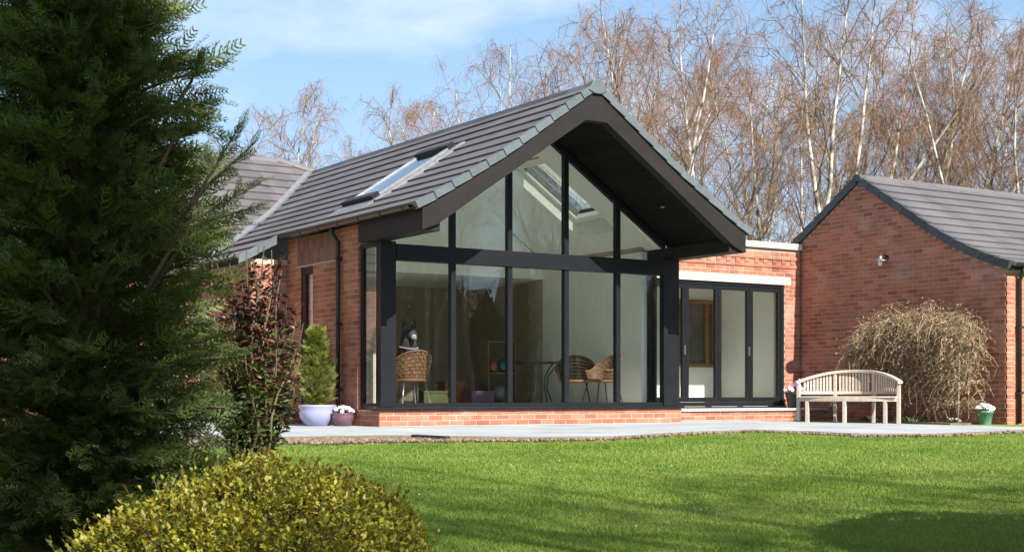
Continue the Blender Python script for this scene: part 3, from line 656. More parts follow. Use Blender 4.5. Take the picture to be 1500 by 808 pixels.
# ================================================================== flat roofed link with folding doors
lk = thing('flat_roofed_link', (7.6, 2.4, 0), 'flat roofed brick link with dentil parapet, stone coping and dark folding doors', 'building')
BVv = 1.90; DU0, DU1, DZ0, DZ1 = 5.50, 9.42, 0.262, 2.475
lw = MB().box(DU1, 9.81, BVv, BVv + 0.28, -0.08, 2.475).box(5.385, 9.81, BVv, BVv + 0.28, 2.60, 3.138).box(9.58, 9.81, BVv, BVv + 0.28, 2.476, 2.599).build('wall', 'mortar', lk)
bricks(lk, lw, (5.385, BVv, 0), (1, 0, 0), (0, -1, 0), 4.425, 0.225, 3.135, holes=[(0, DU1 - 5.385, 0, 2.48), (0, 9.58 - 5.385, 2.47, 2.60), (0, 4.43, 2.80, 2.985)])
bricks(lk, lw, (DU1, BVv, 0), (1, 0, 0), (0, -1, 0), 0.39, -0.075, 0.225)
# dentil bands: string courses with alternately projecting headers between them
for zc, pr in ((2.8175, 0.022), (2.9675, 0.028)):
    bricks(lk, lw, (5.385, BVv - pr + 0.006, zc - 0.0425), (1, 0, 0), (0, -1, 0), 4.425, 0.0, 0.076, first=1)
    MB().box(5.385, 9.80, BVv - pr + 0.010, BVv - 0.0005, zc - 0.0325, zc + 0.0325).build('mortar_bed', 'mortar', lk)
u_ = 5.40; i = 0
while u_ < 9.75:
    o = bpy.data.objects.new('dentil_brick', brick_mesh); COL.objects.link(o); o.parent = lw
    o.location = (u_ + 0.05, BVv - (0.024 if i % 2 else 0.004), 2.8925); o.scale = (0.48, 1.5, 1.1); u_ += 0.1125; i += 1
for k, (a, b) in enumerate(((5.36, 6.85), (6.854, 8.34), (8.344, 9.835))): MB().box(a, b, BVv - 0.055, BVv + 0.33, 3.140, 3.25).build('coping_stone', 'stone', lk, bevel=0.006)
for a, b in ((5.39, 6.98), (6.984, 8.30), (8.304, 9.578)): MB().box(a, b, BVv - 0.012, BVv + 0.15, 2.478, 2.598).build('lintel_stone', 'stone', lk, bevel=0.004)
MB().box(5.4, 9.8, BVv + 0.34, 6.0, 3.0, 3.06).build('flat_roof', 'verge_dark', lk)
dfr = MB().box(DU0, DU1, BVv + 0.02, BVv + 0.10, 2.415, 2.473).box(DU0, DU0 + 0.06, BVv + 0.02, BVv + 0.10, 0.31, 2.414).box(DU1 - 0.06, DU1, BVv + 0.02, BVv + 0.10, 0.31, 2.414).box(DU0, DU1, BVv - 0.02, BVv + 0.12, 0.235, 0.309).build('door_frame', 'frame', lk, bevel=0.004)
pw = (DU1 - DU0 - 0.12) / 5
for k in range(5):
    a = DU0 + 0.062 + k * pw; b = a + pw - 0.004
    d_ = MB().box(a, a + 0.072, BVv + 0.03, BVv + 0.09, 0.312, 2.412).box(b - 0.072, b, BVv + 0.03, BVv + 0.09, 0.312, 2.412).box(a + 0.073, b - 0.073, BVv + 0.03, BVv + 0.09, 0.312, 0.395).box(a + 0.073, b - 0.073, BVv + 0.03, BVv + 0.09, 2.335, 2.412).build('folding_door', 'frame', lk, bevel=0.004)
    MB().box(a + 0.066, b - 0.066, BVv + 0.055, BVv + 0.061, 0.388, 2.342).build('pane', 'glass2', d_)
    if k in (1, 3): MB().box(b - 0.045, b - 0.02, BVv + 0.005, BVv + 0.03, 1.15, 1.32).build('handle', 'steel', d_)
# brick step with slab tread
st = MB().box(5.425, 10.6, 1.17, BVv - 0.03, -0.08, 0.155).build('step', 'mortar', lk)
bricks(lk, st, (5.425, 1.17, 0), (1, 0, 0), (0, -1, 0), 4.38, -0.075, 0.155)
k = 5.425
while k < 9.78:
    MB().box(k, min(k + 0.897, 9.80), 1.13, BVv - 0.022, 0.157, 0.20).build('step_slab', 'slab', st, bevel=0.005); k += 0.9
# room behind the doors
MB().box(5.39, 9.80, BVv + 0.285, 3.9, 0.1, 0.245).build('floor', 'floor', lk)
MB().box(9.62, 9.64, BVv + 0.281, 3.9, 0.246, 2.7).build('inner_wall', 'white', lk)
MB().box(5.39, 9.62, 3.9, 3.92, 0.246, 2.7).build('inner_wall', 'white', lk)
MB().box(5.39, 9.62, BVv + 0.281, 3.9, 2.70, 2.72).build('ceiling', 'ceil', lk)
ow0, ow1, oz0, oz1, ov = 8.40, 9.42, 0.98, 2.30, 3.82
ow = MB().box(ow0, ow0 + 0.08, ov, ov + 0.078, oz0, oz1).box(ow1 - 0.08, ow1, ov, ov + 0.078, oz0, oz1).box(ow0 + 0.082, ow1 - 0.082, ov, ov + 0.078, oz0, oz0 + 0.08).box(ow0 + 0.082, ow1 - 0.082, ov, ov + 0.078, oz1 - 0.08, oz1).box(9.16, 9.24, ov, ov + 0.078, oz0 + 0.082, oz1 - 0.082).build('oak_window', 'oak', lk, bevel=0.004)
MB().box(ow0 + 0.06, ow1 - 0.06, ov + 0.05, ov + 0.056, oz0 + 0.06, oz1 - 0.06).build('pane', mat('dark_pane', (0.03, 0.035, 0.035), 0.08, col2=(0.10, 0.10, 0.09), scale=3), ow)

# ================================================================== garage
gg = thing('garage', (11.5, 0.4, 0), 'red brick garage with dark verge tiles and grey tiled roof', 'building')
GU = 9.86; GA = 0.45; GFV = -2.71; GBV = 3.61
GP = [(0, 4.335), (0.9, 3.75), (1.73, 3.215), (2.25, 2.925), (2.75, 2.70), (3.24, 2.53)]
def gz_(d):
    for (d0, z0), (d1, z1) in zip(GP, GP[1:]):
        if d <= d1: return z0 + (z1 - z0) * (d - d0) / (d1 - d0)
    return GP[-1][1]
mb = MB(); poly = [(GFV, -0.1), (GBV, -0.1), (GBV, 2.45)] + [(GA + d, gz_(d) - 0.10) for d in (2.75, 1.73, 0.9)] + [(GA, 4.24)] + [(GA - d, gz_(d) - 0.10) for d in (0.9, 1.73, 2.25, 2.75)] + [(GFV, 2.45)]
mb.prism(poly, GU, GU + 0.2, lambda p, q, w: (w, p, q)); gw = mb.build('gable_wall', 'mortar', gg)
def gclip(z):
    if z < 2.43: return (0, GBV - GFV)
    lo = 0.0
    for k in range(0, 320):
        d = k * 0.01
        if gz_(d) - 0.13 < z: break
        lo = d
    if lo <= 0: return None
    return (max(0, GBV - (GA + lo)), min(GBV - GFV, GBV - (GA - lo)))
bricks(gg, gw, (GU, GBV, 0), (0, -1, 0), (-1, 0, 0), GBV - GFV, -0.075, 4.25, clip=gclip)
fwl = MB().box(GU + 0.201, 16, GFV, GFV + 0.2, -0.1, 2.46).box(GU, GU + 0.2, GFV - 0.0005, GFV, -0.1, 2.45).build('front_wall', 'mortar', gg)
bricks(gg, fwl, (GU, GFV, 0), (1, 0, 0), (0, -1, 0), 3.0, -0.075, 2.44, first=1)
MB().box(GU + 0.3, 16, GBV - 0.2, GBV, -0.1, 2.45).build('rear_wall', 'mortar', gg)
def gf(d, l, z): return (l, GA - d, z)
def gb(d, l, z): return (l, GA + d, z)
for fn in (gf, gb):
    mb = MB()
    for d0, d1 in zip([p[0] for p in GP], [p[0] for p in GP][1:]):
        mb.prism([(d0, gz_(d0) - 0.015), (d1, gz_(d1) - 0.015), (d1, gz_(d1) - 0.06), (d0, gz_(d0) - 0.06)], GU - 0.02, 16, lambda p, q, w: fn(p, w, q))
    r_ = mb.build('roof', 'fascia', gg)
    tile_roof(r_, GP, fn, lambda d: (GU - 0.03, 16.0), 0.31)
    a = arclen(GP); n = 12; g = a[-1] / n
    for i in range(n):
        lo = on_prof(GP, a, (i + 1) * g + 0.012); hi = on_prof(GP, a, i * g + (0.08 if i == 0 else 0.0))
        def P(r, o, l): return fn(r[0] + r[2] * o, l, r[1] + r[3] * o)
        mb = MB(); u0, u1 = GU - 0.075, GU - 0.062
        mb.add([P(lo, -0.085, u0), P(hi, -0.10, u1), P(hi, 0.032, u1), P(lo, 0.054, u0), P(lo, -0.085, GU - 0.04), P(hi, -0.10, GU - 0.04), P(hi, 0.032, GU + 0.06), P(lo, 0.054, GU + 0.06)],
               [(0, 1, 2, 3), (3, 2, 6, 7), (0, 4, 5, 1), (0, 3, 7, 4), (1, 5, 6, 2), (4, 7, 6, 5)])
        mb.build('verge_tile', 'verge_dark', gg)
    # timber undercloak line below the verge
mb = MB(); mb.prism([(-0.13, 4.25), (-0.07, 4.36), (0, 4.385), (0.07, 4.36), (0.13, 4.25)], GU - 0.08, GU + 0.08, lambda p, q, w: (w, GA + p, q)); mb.build('ridge_end_cap', 'verge_dark', gg)
for k in range(14): 
    mb = MB(); mb.prism([(-0.12, 4.275), (-0.06, 4.362), (0, 4.38), (0.06, 4.362), (0.12, 4.275), (0, 4.33)], GU + 0.085 + k * 0.44, GU + 0.52 + k * 0.44, lambda p, q, w: (w, GA + p, q)); mb.build('ridge_tile', 'tile', gg)
gutter(gg, (GU + 0.01, GA - 3.30, 2.545), (16, GA - 3.30, 2.545), 0.06, 'pipe')
MB().box(GU + 0.02, 16, GA - 3.235, GA - 3.215, 2.44, 2.56).build('fascia_board', 'pipe', gg)
dp = MB().tube([(GU + 0.24, GA - 3.30, 2.50), (GU + 0.24, GA - 3.28, 2.40), (GU + 0.24, GFV - 0.055, 2.27), (GU + 0.24, GFV - 0.055, -0.02)], 0.036, 12).build('downpipe', 'pipe', gg, smooth=True)
for z_ in (0.45, 1.5): MB().box(GU + 0.19, GU + 0.29, GFV - 0.10, GFV - 0.0, z_, z_ + 0.04).build('pipe_clip', 'pipe', dp)

# ================================================================== house wing behind, left
hw = thing('house_wing', (-3.5, 6.5, 0), 'older house wing with hipped grey tiled roof behind the garden room', 'building')
HP = [(0, 5.05), (3.75, 2.575)]; HV = 8.48
def hf(d, l, z): return (l, HV - d, z)
def uval(d):
    z = 5.05 - 0.66 * d
    if z > 4.80: return 2.2 + d * 1.0
    s = 0.0
    while zroof(s) > z: s += 0.01
    return UC - s
hr = MB(); hr.prism([(0, 5.035), (3.75, 2.56), (3.75, 2.5), (0, 4.97)], -12, -1.0, lambda p, q, w: hf(p, w, q))
hr.add([(-1.0, HV, 5.03), (2.2, HV, 5.03), (UC, HV - 0.42, 4.74), (-0.86, HV - 3.75, 2.55), (-1.0, HV - 3.75, 2.55)], [(0, 4, 3, 2, 1)])
hr.add([(2.2, HV, 5.03), (5.9, HV + 3.7, 2.56), (5.9, HV - 0.4, 2.56), (UC, HV - 0.42, 4.74)], [(0, 3, 2, 1)])
hr.add([(2.2, HV, 5.03), (-12, HV, 5.03), (-12, HV + 3.75, 2.56), (5.9, HV + 3.75, 2.56)], [(0, 1, 2, 3)])
hro = hr.build('roof', 'tile', hw)
tile_roof(hro, HP, hf, lambda d: (-11.9, uval(d) - 0.02), 0.31)
for k in range(24):
    a = 2.1 - k * 0.44; mb = MB(); mb.prism([(-0.12, 4.98), (-0.06, 5.08), (0, 5.10), (0.06, 5.08), (0.12, 4.98)], a - 0.437, a, lambda p, q, w: (w, HV + p, q)); mb.build('ridge_tile', 'tile', hw)
mb = MB().tube([(2.1, HV, 5.045), (2.75, HV - 0.40, 4.80)], 0.09, 8); mb.build('hip_tile', 'tile', hw)
# lead valley
va = MB(); pts = []
for k in range(13):
    s = 0.02 + k * (3.3 / 12); z = zroof(s); v = vvalley(z)
    c = Vector((UC - s, v, z + 0.055)); pts.append((c + Vector((-0.10, 0.01, 0.0)), c + Vector((0, 0.0, 0.0)), c + Vector((0.02, -0.13, 0.0))))
for a in pts: va.v += [tuple(q) for q in a]
for i in range(12):
    for j in (0, 1): va.f.append((i * 3 + j, i * 3 + j + 1, i * 3 + 4 + j, i * 3 + 3 + j))
va.build('lead_valley', 'lead', hw)
# return wall facing the garden beside the garden room, with dark door beyond and low step
rt = MB().box(-0.62, -0.005, WV1, WV1 + 0.25, -0.02, 2.55).build('return_wall', 'mortar', hw)
bricks(hw, rt, (-0.62, WV1, 0), (1, 0, 0), (0, -1, 0), 0.612, 0.0, 2.52, holes=[])
lwll = MB().box(-0.62, -0.4, WV1 + 0.251, 5.2, -0.02, 2.5).box(-12, -0.62, 5.0, 5.2, -0.02, 2.55).build('wall', 'mortar', hw)
bricks(hw, lwll, (-0.62, 5.0, 0), (0, -1, 0), (-1, 0, 0), 5.0 - WV1, 0.0, 2.4)
bricks(hw, lwll, (-8.0, 5.0, 0), (1, 0, 0), (0, -1, 0), 7.3, 0.0, 2.4)
for i in range(2):
    mb = MB(); d0 = 2.92 + i * 0.31; z0, z1 = 2.905 - (d0 - 2.86) * 0.545, 2.905 - (d0 + 0.32 - 2.86) * 0.545
    mb.prism([(UC - d0, z0 + 0.05), (UC - d0 - 0.318, z1 + 0.055), (UC - d0 - 0.318, z1 - 0.08), (UC - d0, z0 - 0.09)], 3.02, 3.05, lambda p, q, w: (p, w, q)); mb.build('verge_tile', 'verge', hw)
stp = MB().box(-1.15, -0.03, 2.45, WV1 - 0.01, -0.02, 0.14).build('step', 'mortar', hw)
bricks(hw, stp, (-1.15, 2.45, 0), (1, 0, 0), (0, -1, 0), 1.12, 0.0, 0.15)
MB().box(-1.18, -0.025, 2.41, WV1 - 0.012, 0.152, 0.20).build('step_slab', 'slab', stp, bevel=0.005)
flush_bricks()
# ================================================================== wall lamp
LV, LZ = -0.20, 2.79
wl = thing('wall_lamp', (GU, LV, LZ), 'small outdoor wall lamp with saucer shade on the garage gable', 'lamp')
MB().lathe([(0, 0), (0.045, 0), (0.045, 0.02), (0, 0.02)], 16).build('back_plate', 'iron', wl, local=True).rotation_euler = (0, -math.pi / 2, 0)
wl.children[0].location = (-0.004, 0, 0.05)
MB().tube([(-0.01, 0, 0.05), (-0.06, 0, 0.10), (-0.13, 0, 0.11), (-0.17, 0, 0.07), (-0.17, 0, 0.03)], 0.011, 8).build('arm', 'iron', wl, local=True, smooth=True)
MB().lathe([(0.018, 0.07), (0.03, 0.06), (0.036, 0.02), (0.06, 0.005), (0.135, -0.012), (0.138, -0.02), (0.05, -0.01), (0, -0.01)], 24, (-0.17, 0, 0)).build('shade', 'steel', wl, local=True, smooth=True)
MB().lathe([(0.034, -0.012), (0.04, -0.03), (0.036, -0.075), (0.024, -0.095), (0, -0.10)], 18, (-0.17, 0, 0)).build('glass_bulb', 'white', wl, local=True, smooth=True)

# ================================================================== curved garden bench
bn = thing('garden_bench', (8.46, -0.66, -0.031), 'weathered pale wooden garden bench with curved slatted back on the patio', 'bench', rz=rad(-64))
HL = 0.86
def by(x): return 0.30 - 0.42 * (x / HL) ** 2          # back curve in plan
def rz_(x): return 0.87 - 0.18 * abs(x / HL) ** 2.4     # top rail height
def sweep(fnc, x0, x1, n, w, h, nm, m='wood', z=None, par=None):
    """bent rail: fnc(x)->(y,z) centre, w in plan, h high"""
    mb = MB(); vs = []
    for i in range(n + 1):
        x = x0 + (x1 - x0) * i / n; y, zz = fnc(x); e = 1e-3; y2, z2 = fnc(x + e); t = Vector((e, y2 - y, 0)).normalized(); nn = Vector((-t.y, t.x, 0))
        c = Vector((x, y, zz)); vs += [c - nn * w / 2 - Vector((0, 0, h / 2)), c + nn * w / 2 - Vector((0, 0, h / 2)), c + nn * w / 2 + Vector((0, 0, h / 2)), c - nn * w / 2 + Vector((0, 0, h / 2))]
    f = [(i * 4 + j, i * 4 + (j + 1) % 4, i * 4 + 4 + (j + 1) % 4, i * 4 + 4 + j) for i in range(n) for j in range(4)] + [(3, 2, 1, 0), (n * 4, n * 4 + 1, n * 4 + 2, n * 4 + 3)]
    mb.add(vs, f); return mb.build(nm, m, par or bn, local=True, bevel=0.004)
sweep(lambda x: (by(x) + 0.0, rz_(x)), -HL - 0.03, HL + 0.03, 28, 0.085, 0.045, 'top_rail')
sweep(lambda x: (by(x), 0.505), -HL + 0.03, HL - 0.03, 24, 0.035, 0.05, 'back_rail')
for k in range(6):
    f0 = k / 5.0
    def seat(x, k=k):
        fy = -0.30 + 0.10 * (x / HL) ** 2; b_ = by(x) - 0.04
        return (fy + (b_ - fy) * (k + 0.5) / 6, 0.435)
    xm = HL - 0.03 if k < 3 else HL * (0.99 - 0.07 * (k - 2))
    sweep(seat, -xm, xm, 18, 0.078 if k < 3 else 0.07, 0.024, 'seat_slat')
sweep(lambda x: (-0.285 + 0.10 * (x / HL) ** 2, 0.392), -HL + 0.02, HL - 0.02, 18, 0.028, 0.06, 'seat_rail')
def post(x, y, z0, z1, w=0.058, nm='leg'):
    MB().box(x - w / 2, x + w / 2, y - w / 2, y + w / 2, z0, z1).build(nm, 'wood', bn, local=True, bevel=0.005)
for x in (-HL + 0.01, HL - 0.01): post(x, by(x) + 0.0, 0, rz_(x) - 0.022)
for x in (-0.33, 0.33): post(x, by(x) + 0.0, 0, rz_(x) - 0.022, 0.052)
for x in (0.0, 0.66, -0.66): post(x, -0.275 + 0.10 * (x / HL) ** 2, 0, 0.362, 0.058)
x = -HL + 0.09; ns = 0
while x < HL - 0.06:
    if min(abs(x - 0.33), abs(x + 0.33)) > 0.045:
        t = math.atan(-0.84 * x / HL / HL); o = MB().box(-0.017, 0.017, -0.006, 0.006, 0.53, rz_(x) - 0.023).build('back_slat', 'wood', bn, local=True); o.location = (x, by(x), 0); o.rotation_euler = (0, 0, t)
    x += 0.056 * (1 - 0.25 * abs(x / HL))

# ================================================================== pots and their plants
def leaf_template(n=1, fold=0.25):
    """one pointed leaf along +y, folded on its midrib, slightly arched"""
    T = np.array([(0, 0, 0), (-0.20, 0.35, fold * 0.2), (0, 0.38, 0.0), (0.20, 0.35, fold * 0.2), (-0.15, 0.70, fold * 0.1), (0, 0.72, -0.04), (0.15, 0.70, fold * 0.1), (0, 1.0, -0.14)])
    F = np.array([(0, 2, 1), (0, 3, 2), (1, 2, 4), (2, 5, 4), (2, 3, 5), (3, 6, 5), (4, 5, 7), (5, 6, 7)])
    return T, F
LT, LF = leaf_template()
LT2 = np.array([(0, 0, 0), (-0.22, 0.5, 0.07), (0, 0.52, 0), (0.22, 0.5, 0.07), (0, 1.0, -0.12)]); LF2 = np.array([(0, 2, 1), (0, 3, 2), (1, 2, 4), (2, 3, 4)])
def leaves(name, P, D, sc, m, parent, width=1.0, local=True, kind='stuff'):
    n = len(P); big = n < 4000; T = (LT if big else LT2) * np.array([width, 1, 1]); V, F = scatter(T, LF if big else LF2, P, frames(D, spin=RNG.uniform(-0.9, 0.9, n)), sc)
    o = link(name, np_mesh(name, V, F), m, parent, local=local)
    if kind: o['kind'] = kind
    return o
def flower_tuft(name, loc, r, h, n, petal, label, group=None, cat='flowers'):
    t = thing(name, loc, label, cat, group)
    k = 130; a = RNG.uniform(0, 2 * np.pi, k); q = np.sqrt(RNG.random(k)) * r
    P = np.stack([q * np.cos(a), q * np.sin(a), RNG.uniform(0, h * 0.6, k)], 1)
    D = np.stack([np.cos(a) * 0.8, np.sin(a) * 0.8, RNG.uniform(0.2, 1.2, k)], 1)
    leaves('foliage', P, D, RNG.uniform(0.03, 0.06, k), 'greenleaf', t, 1.1)
    fm = None; hub = np.array([0, 0, 0])
    PT = []; PF = []
    for j in range(5):
        b = 2 * math.pi * j / 5; c = np.array([math.cos(b), math.sin(b)]); s_ = np.array([-c[1], c[0]]); o = len(PT)
        for (y, x, z) in ((0.05, 0, 0), (0.55, -0.42, 0.08), (1.0, -0.25, 0.12), (1.0, 0.25, 0.12), (0.55, 0.42, 0.08)): PT.append((*(c * y + s_ * x), z + 0.02 * j))
        PF += [(o, o + 4, o + 1), (o + 1, o + 4, o + 2), (o + 2, o + 4, o + 3)]
    me = bpy.data.meshes.new('flower'); me.from_pydata(PT, [], PF); me.materials.append(M[petal])
    for i in range(n):
        a = random.uniform(0, 6.28); q = math.sqrt(random.random()) * r * 1.05; o = bpy.data.objects.new('flower', me); COL.objects.link(o); o.parent = t
        o.location = (q * math.cos(a), q * math.sin(a), h * random.uniform(0.7, 1.1) * (1.1 - 0.5 * (q / r) ** 2)); o.scale = [random.uniform(0.022, 0.033)] * 3
        d = Vector((-0.6 + math.cos(a) * 0.5, -0.9 + math.sin(a) * 0.5, random.uniform(0.3, 0.9))); o.rotation_euler = d.to_track_quat('Z', 'Y').to_euler()
    return t
def pot(name, loc, prof, m, label, soil_r, soil_z, seg=28):
    t = thing(name, loc, label, 'plant pot'); MB().lathe(prof, seg).build('pot', m, t, local=True, smooth=True)
    MB().lathe([(0, soil_z + 0.012), (soil_r * 0.7, soil_z + 0.008), (soil_r, soil_z)], 20).build('compost', 'soil', t, local=True); return t
pot('glazed_planter', (-0.45, 1.06, 0), [(0, 0), (0.165, 0), (0.185, 0.015), (0.25, 0.12), (0.268, 0.20), (0.262, 0.255), (0.272, 0.27), (0.276, 0.292), (0.262, 0.30), (0.24, 0.29), (0.235, 0.22), (0, 0.2)], 'lavender', 'wide round pale lavender glazed planter below the small conifer', 0.232, 0.262)
pot('plum_pot', (-0.20, 0.74, 0), [(0, 0), (0.10, 0), (0.115, 0.01), (0.15, 0.09), (0.155, 0.14), (0.145, 0.165), (0.152, 0.18), (0.14, 0.185), (0.13, 0.17), (0, 0.15)], 'plum', 'small round plum coloured pot of pale pansies', 0.13, 0.165)
flower_tuft('pale_pansies', (-0.20, 0.74, 0.165), 0.14, 0.10, 34, 'petalw', 'white and lilac pansies in the small plum pot')
pot('green_flowerpot', (9.6, -2.49, -0.051), [(0, 0), (0.088, 0), (0.09, 0.005), (0.122, 0.195), (0.134, 0.2), (0.137, 0.235), (0.125, 0.24), (0.118, 0.22), (0, 0.2)], 'greenpot', 'green tapered flowerpot by the garage corner', 0.118, 0.218)
flower_tuft('white_pansies', (9.6, -2.49, 0.165), 0.135, 0.11, 40, 'petalw', 'white pansies in the green flowerpot')
pot('dark_flowerpot', (9.30, 1.50, 0.20), [(0, 0), (0.12, 0), (0.125, 0.01), (0.165, 0.24), (0.175, 0.245), (0.178, 0.28), (0.165, 0.285), (0.155, 0.26), (0, 0.24)], 'blackpot', 'black flowerpot on the step behind the bench end', 0.155, 0.258)
flower_tuft('mixed_pansies', (9.30, 1.50, 0.458), 0.17, 0.13, 14, 'petalw', 'white pansies with green leaves in the black pot')
flower_tuft('purple_pansies', (9.38, 1.46, 0.50), 0.12, 0.19, 20, 'petalp', 'bright purple flowers at the right of the black pot')

# feathery conifer sprays -------------------------------------------------
def spray_template():
    """flat fern-like spray along +y: rachis with paired branchlets and their own side shoots"""
    T = []; F = []
    def rib(a, b, w):
        a = np.array(a, float); b = np.array(b, float); d = b - a; s_ = np.array([-d[1], d[0], 0]); s_ /= max(np.linalg.norm(s_), 1e-6); o = len(T)
        T.extend([a + s_ * w * 0.8, b, a - s_ * w * 0.8]); F.append((o, o + 1, o + 2))
    r = random.Random(3); rib((0, 0, 0), (0.03, 1, -0.10), 0.02)
    for i in range(8):
        y = 0.08 + i * 0.112
        for s_ in (-1, 1):
            L = 0.42 * (1 - 0.72 * (i / 8)) * r.uniform(0.6, 1.25); yy = y + r.uniform(-.045, .045); tip = (s_ * L * r.uniform(0.6, 0.85), yy + L * r.uniform(0.5, 0.8), -0.06 * (i / 8) + r.uniform(-.08, .08))
            rib((0, yy, -0.08 * yy), tip, 0.030)
            for j in range(2):
                k = 0.30 + j * 0.36 + r.uniform(-.06, .06); p = (tip[0] * k, yy + (tip[1] - yy) * k, tip[2] * k); l = L * 0.42 * r.uniform(0.7, 1.2)
                if j == 0: rib(p, (p[0] + s_ * l * 0.95, p[1] + l * 0.15, p[2] + r.uniform(-.05, .05)), 0.026)
                else: rib(p, (p[0] + s_ * l * 0.2, p[1] + l, p[2] + r.uniform(-.05, .05)), 0.026)
    return np.array(T), np.array(F)
ST, SF = spray_template()
def conifer_mesh(H, rad_fn, nb, per, size, seed, z0=0.05, rise=0.45):
    r = np.random.default_rng(seed); P = []; D = []; SC = []; br = MB()
    for i in range(nb):
        k = (i + r.random()) / nb; z = z0 + (H - z0) * (1 - (1 - k) ** 1.15) * 0.985; R = rad_fn(z / H) * (r.uniform(0.6, 1.1) if r.random() < 0.85 else r.uniform(1.1, 1.22)); az = r.uniform(0, 2 * np.pi)
        o = np.array([np.cos(az), np.sin(az), 0]); rs = rise * min(1.0, 0.1 + z / (0.28 * H)); base = np.array([0, 0, max(0.03, z - R * rs * 0.8)])
        ss = np.linspace(0, 1, 6); sw_ = r.uniform(-.25, .25); sd_ = np.array([-o[1], o[0], 0])
        path = np.array([base + o * R * q + sd_ * sw_ * R * q * q + np.array([0, 0, R * rs * (q ** 0.9) + R * 0.10 * np.sin(q * 3)]) for q in ss])
        br.tube(path, [0.012 * (1 - q * 0.8) + 0.0025 for q in ss], 4, cap=False)
        for j in range(per):
            q = 0.14 + 0.86 * (j + r.random()) / per; x = q * 5; a = int(min(4, x)); p = path[a] + (path[a + 1] - path[a]) * (x - a); t = path[a + 1] - path[a]; t /= np.linalg.norm(t)
            side = r.choice([-1, 1]) * r.uniform(0.15, 1.0) if j < per - 1 else 0
            d = t + sd_ * side + np.array([0, 0, r.uniform(-.25, .5)]) + r.normal(0, .15, 3)
            P.append(p + r.normal(0, 0.015, 3)); D.append(d); SC.append(size * r.uniform(0.65, 1.25) * (0.65 + 0.5 * q))
    for i in range(nb * 2):     # dense inner growth close to the stem
        z = H * 0.9 * r.random() ** 1.2; a = r.uniform(0, 2 * np.pi); q = rad_fn(z / H) * r.uniform(0.12, 0.55)
        P.append(np.array([np.cos(a) * q, np.sin(a) * q, z])); D.append(np.array([np.cos(a), np.sin(a), r.uniform(0.1, 1.2)])); SC.append(size * r.uniform(0.8, 1.3))
    P = np.array(P); D = np.array(D); n = len(P)
    up = np.tile([0, 0, 1.0], (n, 1)) + RNG.normal(0, 0.45, (n, 3))
    V, F = scatter(ST, SF, P, frames(D, up=up, spin=RNG.uniform(-1.0, 1.0, n)), np.array(SC))
    return np_mesh('crown', V, F), br
def conifer(name, loc, H, rad_fn, nb, per, size, seed, m, label, cat='tree', trunk=0.07, group=None, rise=0.45):
    t = thing(name, loc, label, cat, group); me, br = conifer_mesh(H, rad_fn, nb, per, size, seed, rise=rise)
    link('crown', me, m, t, local=True); b = br
    b.tube([(0, 0, -0.05), (0.01, 0, H * 0.5), (0, 0.01, H * 0.97)], [trunk, trunk * 0.6, trunk * 0.1], 8); b.build('trunk', 'brownbark', t, local=True); return t
conifer('potted_conifer', (-0.45, 1.06, 0.262), 1.12, lambda k: 0.235 * (1 - abs(k - 0.36) / 0.66 if k > 0.36 else 0.45 + 1.5 * k) ** 0.85 + 0.01, 330, 9, 0.10, 5, 'cypress_young', 'small yellow green conifer in the lavender planter', 'conifer', 0.018, rise=1.1)

# big dark cypress on the left ------------------------------------------
cy_p = at(120, 6.6, 0); cy_p.z = float(lawn_z(cy_p.x, cy_p.y)) - 0.02
def cyr(k):
    pts = [(0, 0.58), (0.1, 0.61), (0.17, 0.63), (0.28, 0.64), (0.385, 0.58), (0.49, 0.49), (0.56, 0.37), (0.66, 0.25), (0.8, 0.14), (1, 0.02)]
    return np.interp(k, [p[0] for p in pts], [p[1] for p in pts])
cyp = conifer('cypress', cy_p, 4.6, cyr, 1000, 22, 0.16, 12, 'cypress', 'tall dark green feathery cypress filling the left of the garden', 'tree', 0.11)
# a few long young shoots reaching out to the right at eaves height
r = np.random.default_rng(4); P = []; D = []; SC = []; sb = MB()
for (x, y, x2, y2, t) in ((300, 268, 352, 190, 6.4), (300, 275, 368, 220, 6.3), (270, 330, 388, 268, 6.2), (280, 120, 292, 92, 6.5), (255, 205, 305, 172, 6.4), (285, 330, 380, 305, 6.3)):
    a = np.array(at(x, t, 0.45 + (577 - y) / 2057 * t)) - np.array(cy_p); b = np.array(at(x2, t - 0.1, 0.45 + (577 - y2) / 2057 * t)) - np.array(cy_p); c0 = np.array([0.1, 0, a[2] - 0.5]) 
    sb.tube([c0, (c0 + a) / 2 + np.array([0, 0, -0.05]), a, b], [0.014, 0.011, 0.008, 0.003], 5)
    for j in range(16):
        q = (j + 0.5) / 16; p = a * (1 - q) + b * q; d = (b - a) / np.linalg.norm(b - a)
        P.append(p); D.append(d + r.normal(0, 0.45, 3) * (1 - 0.6 * q)); SC.append(0.13 * r.uniform(0.7, 1.2) * (1.1 - 0.45 * q))
V, F = scatter(ST, SF, np.array(P), frames(np.array(D), spin=r.uniform(-1.2, 1.2, len(P))), np.array(SC))
link('shoots', np_mesh('shoots', V, F), 'cypress', cyp, local=True); sb.build('shoot_stem', 'brownbark', cyp, local=True)

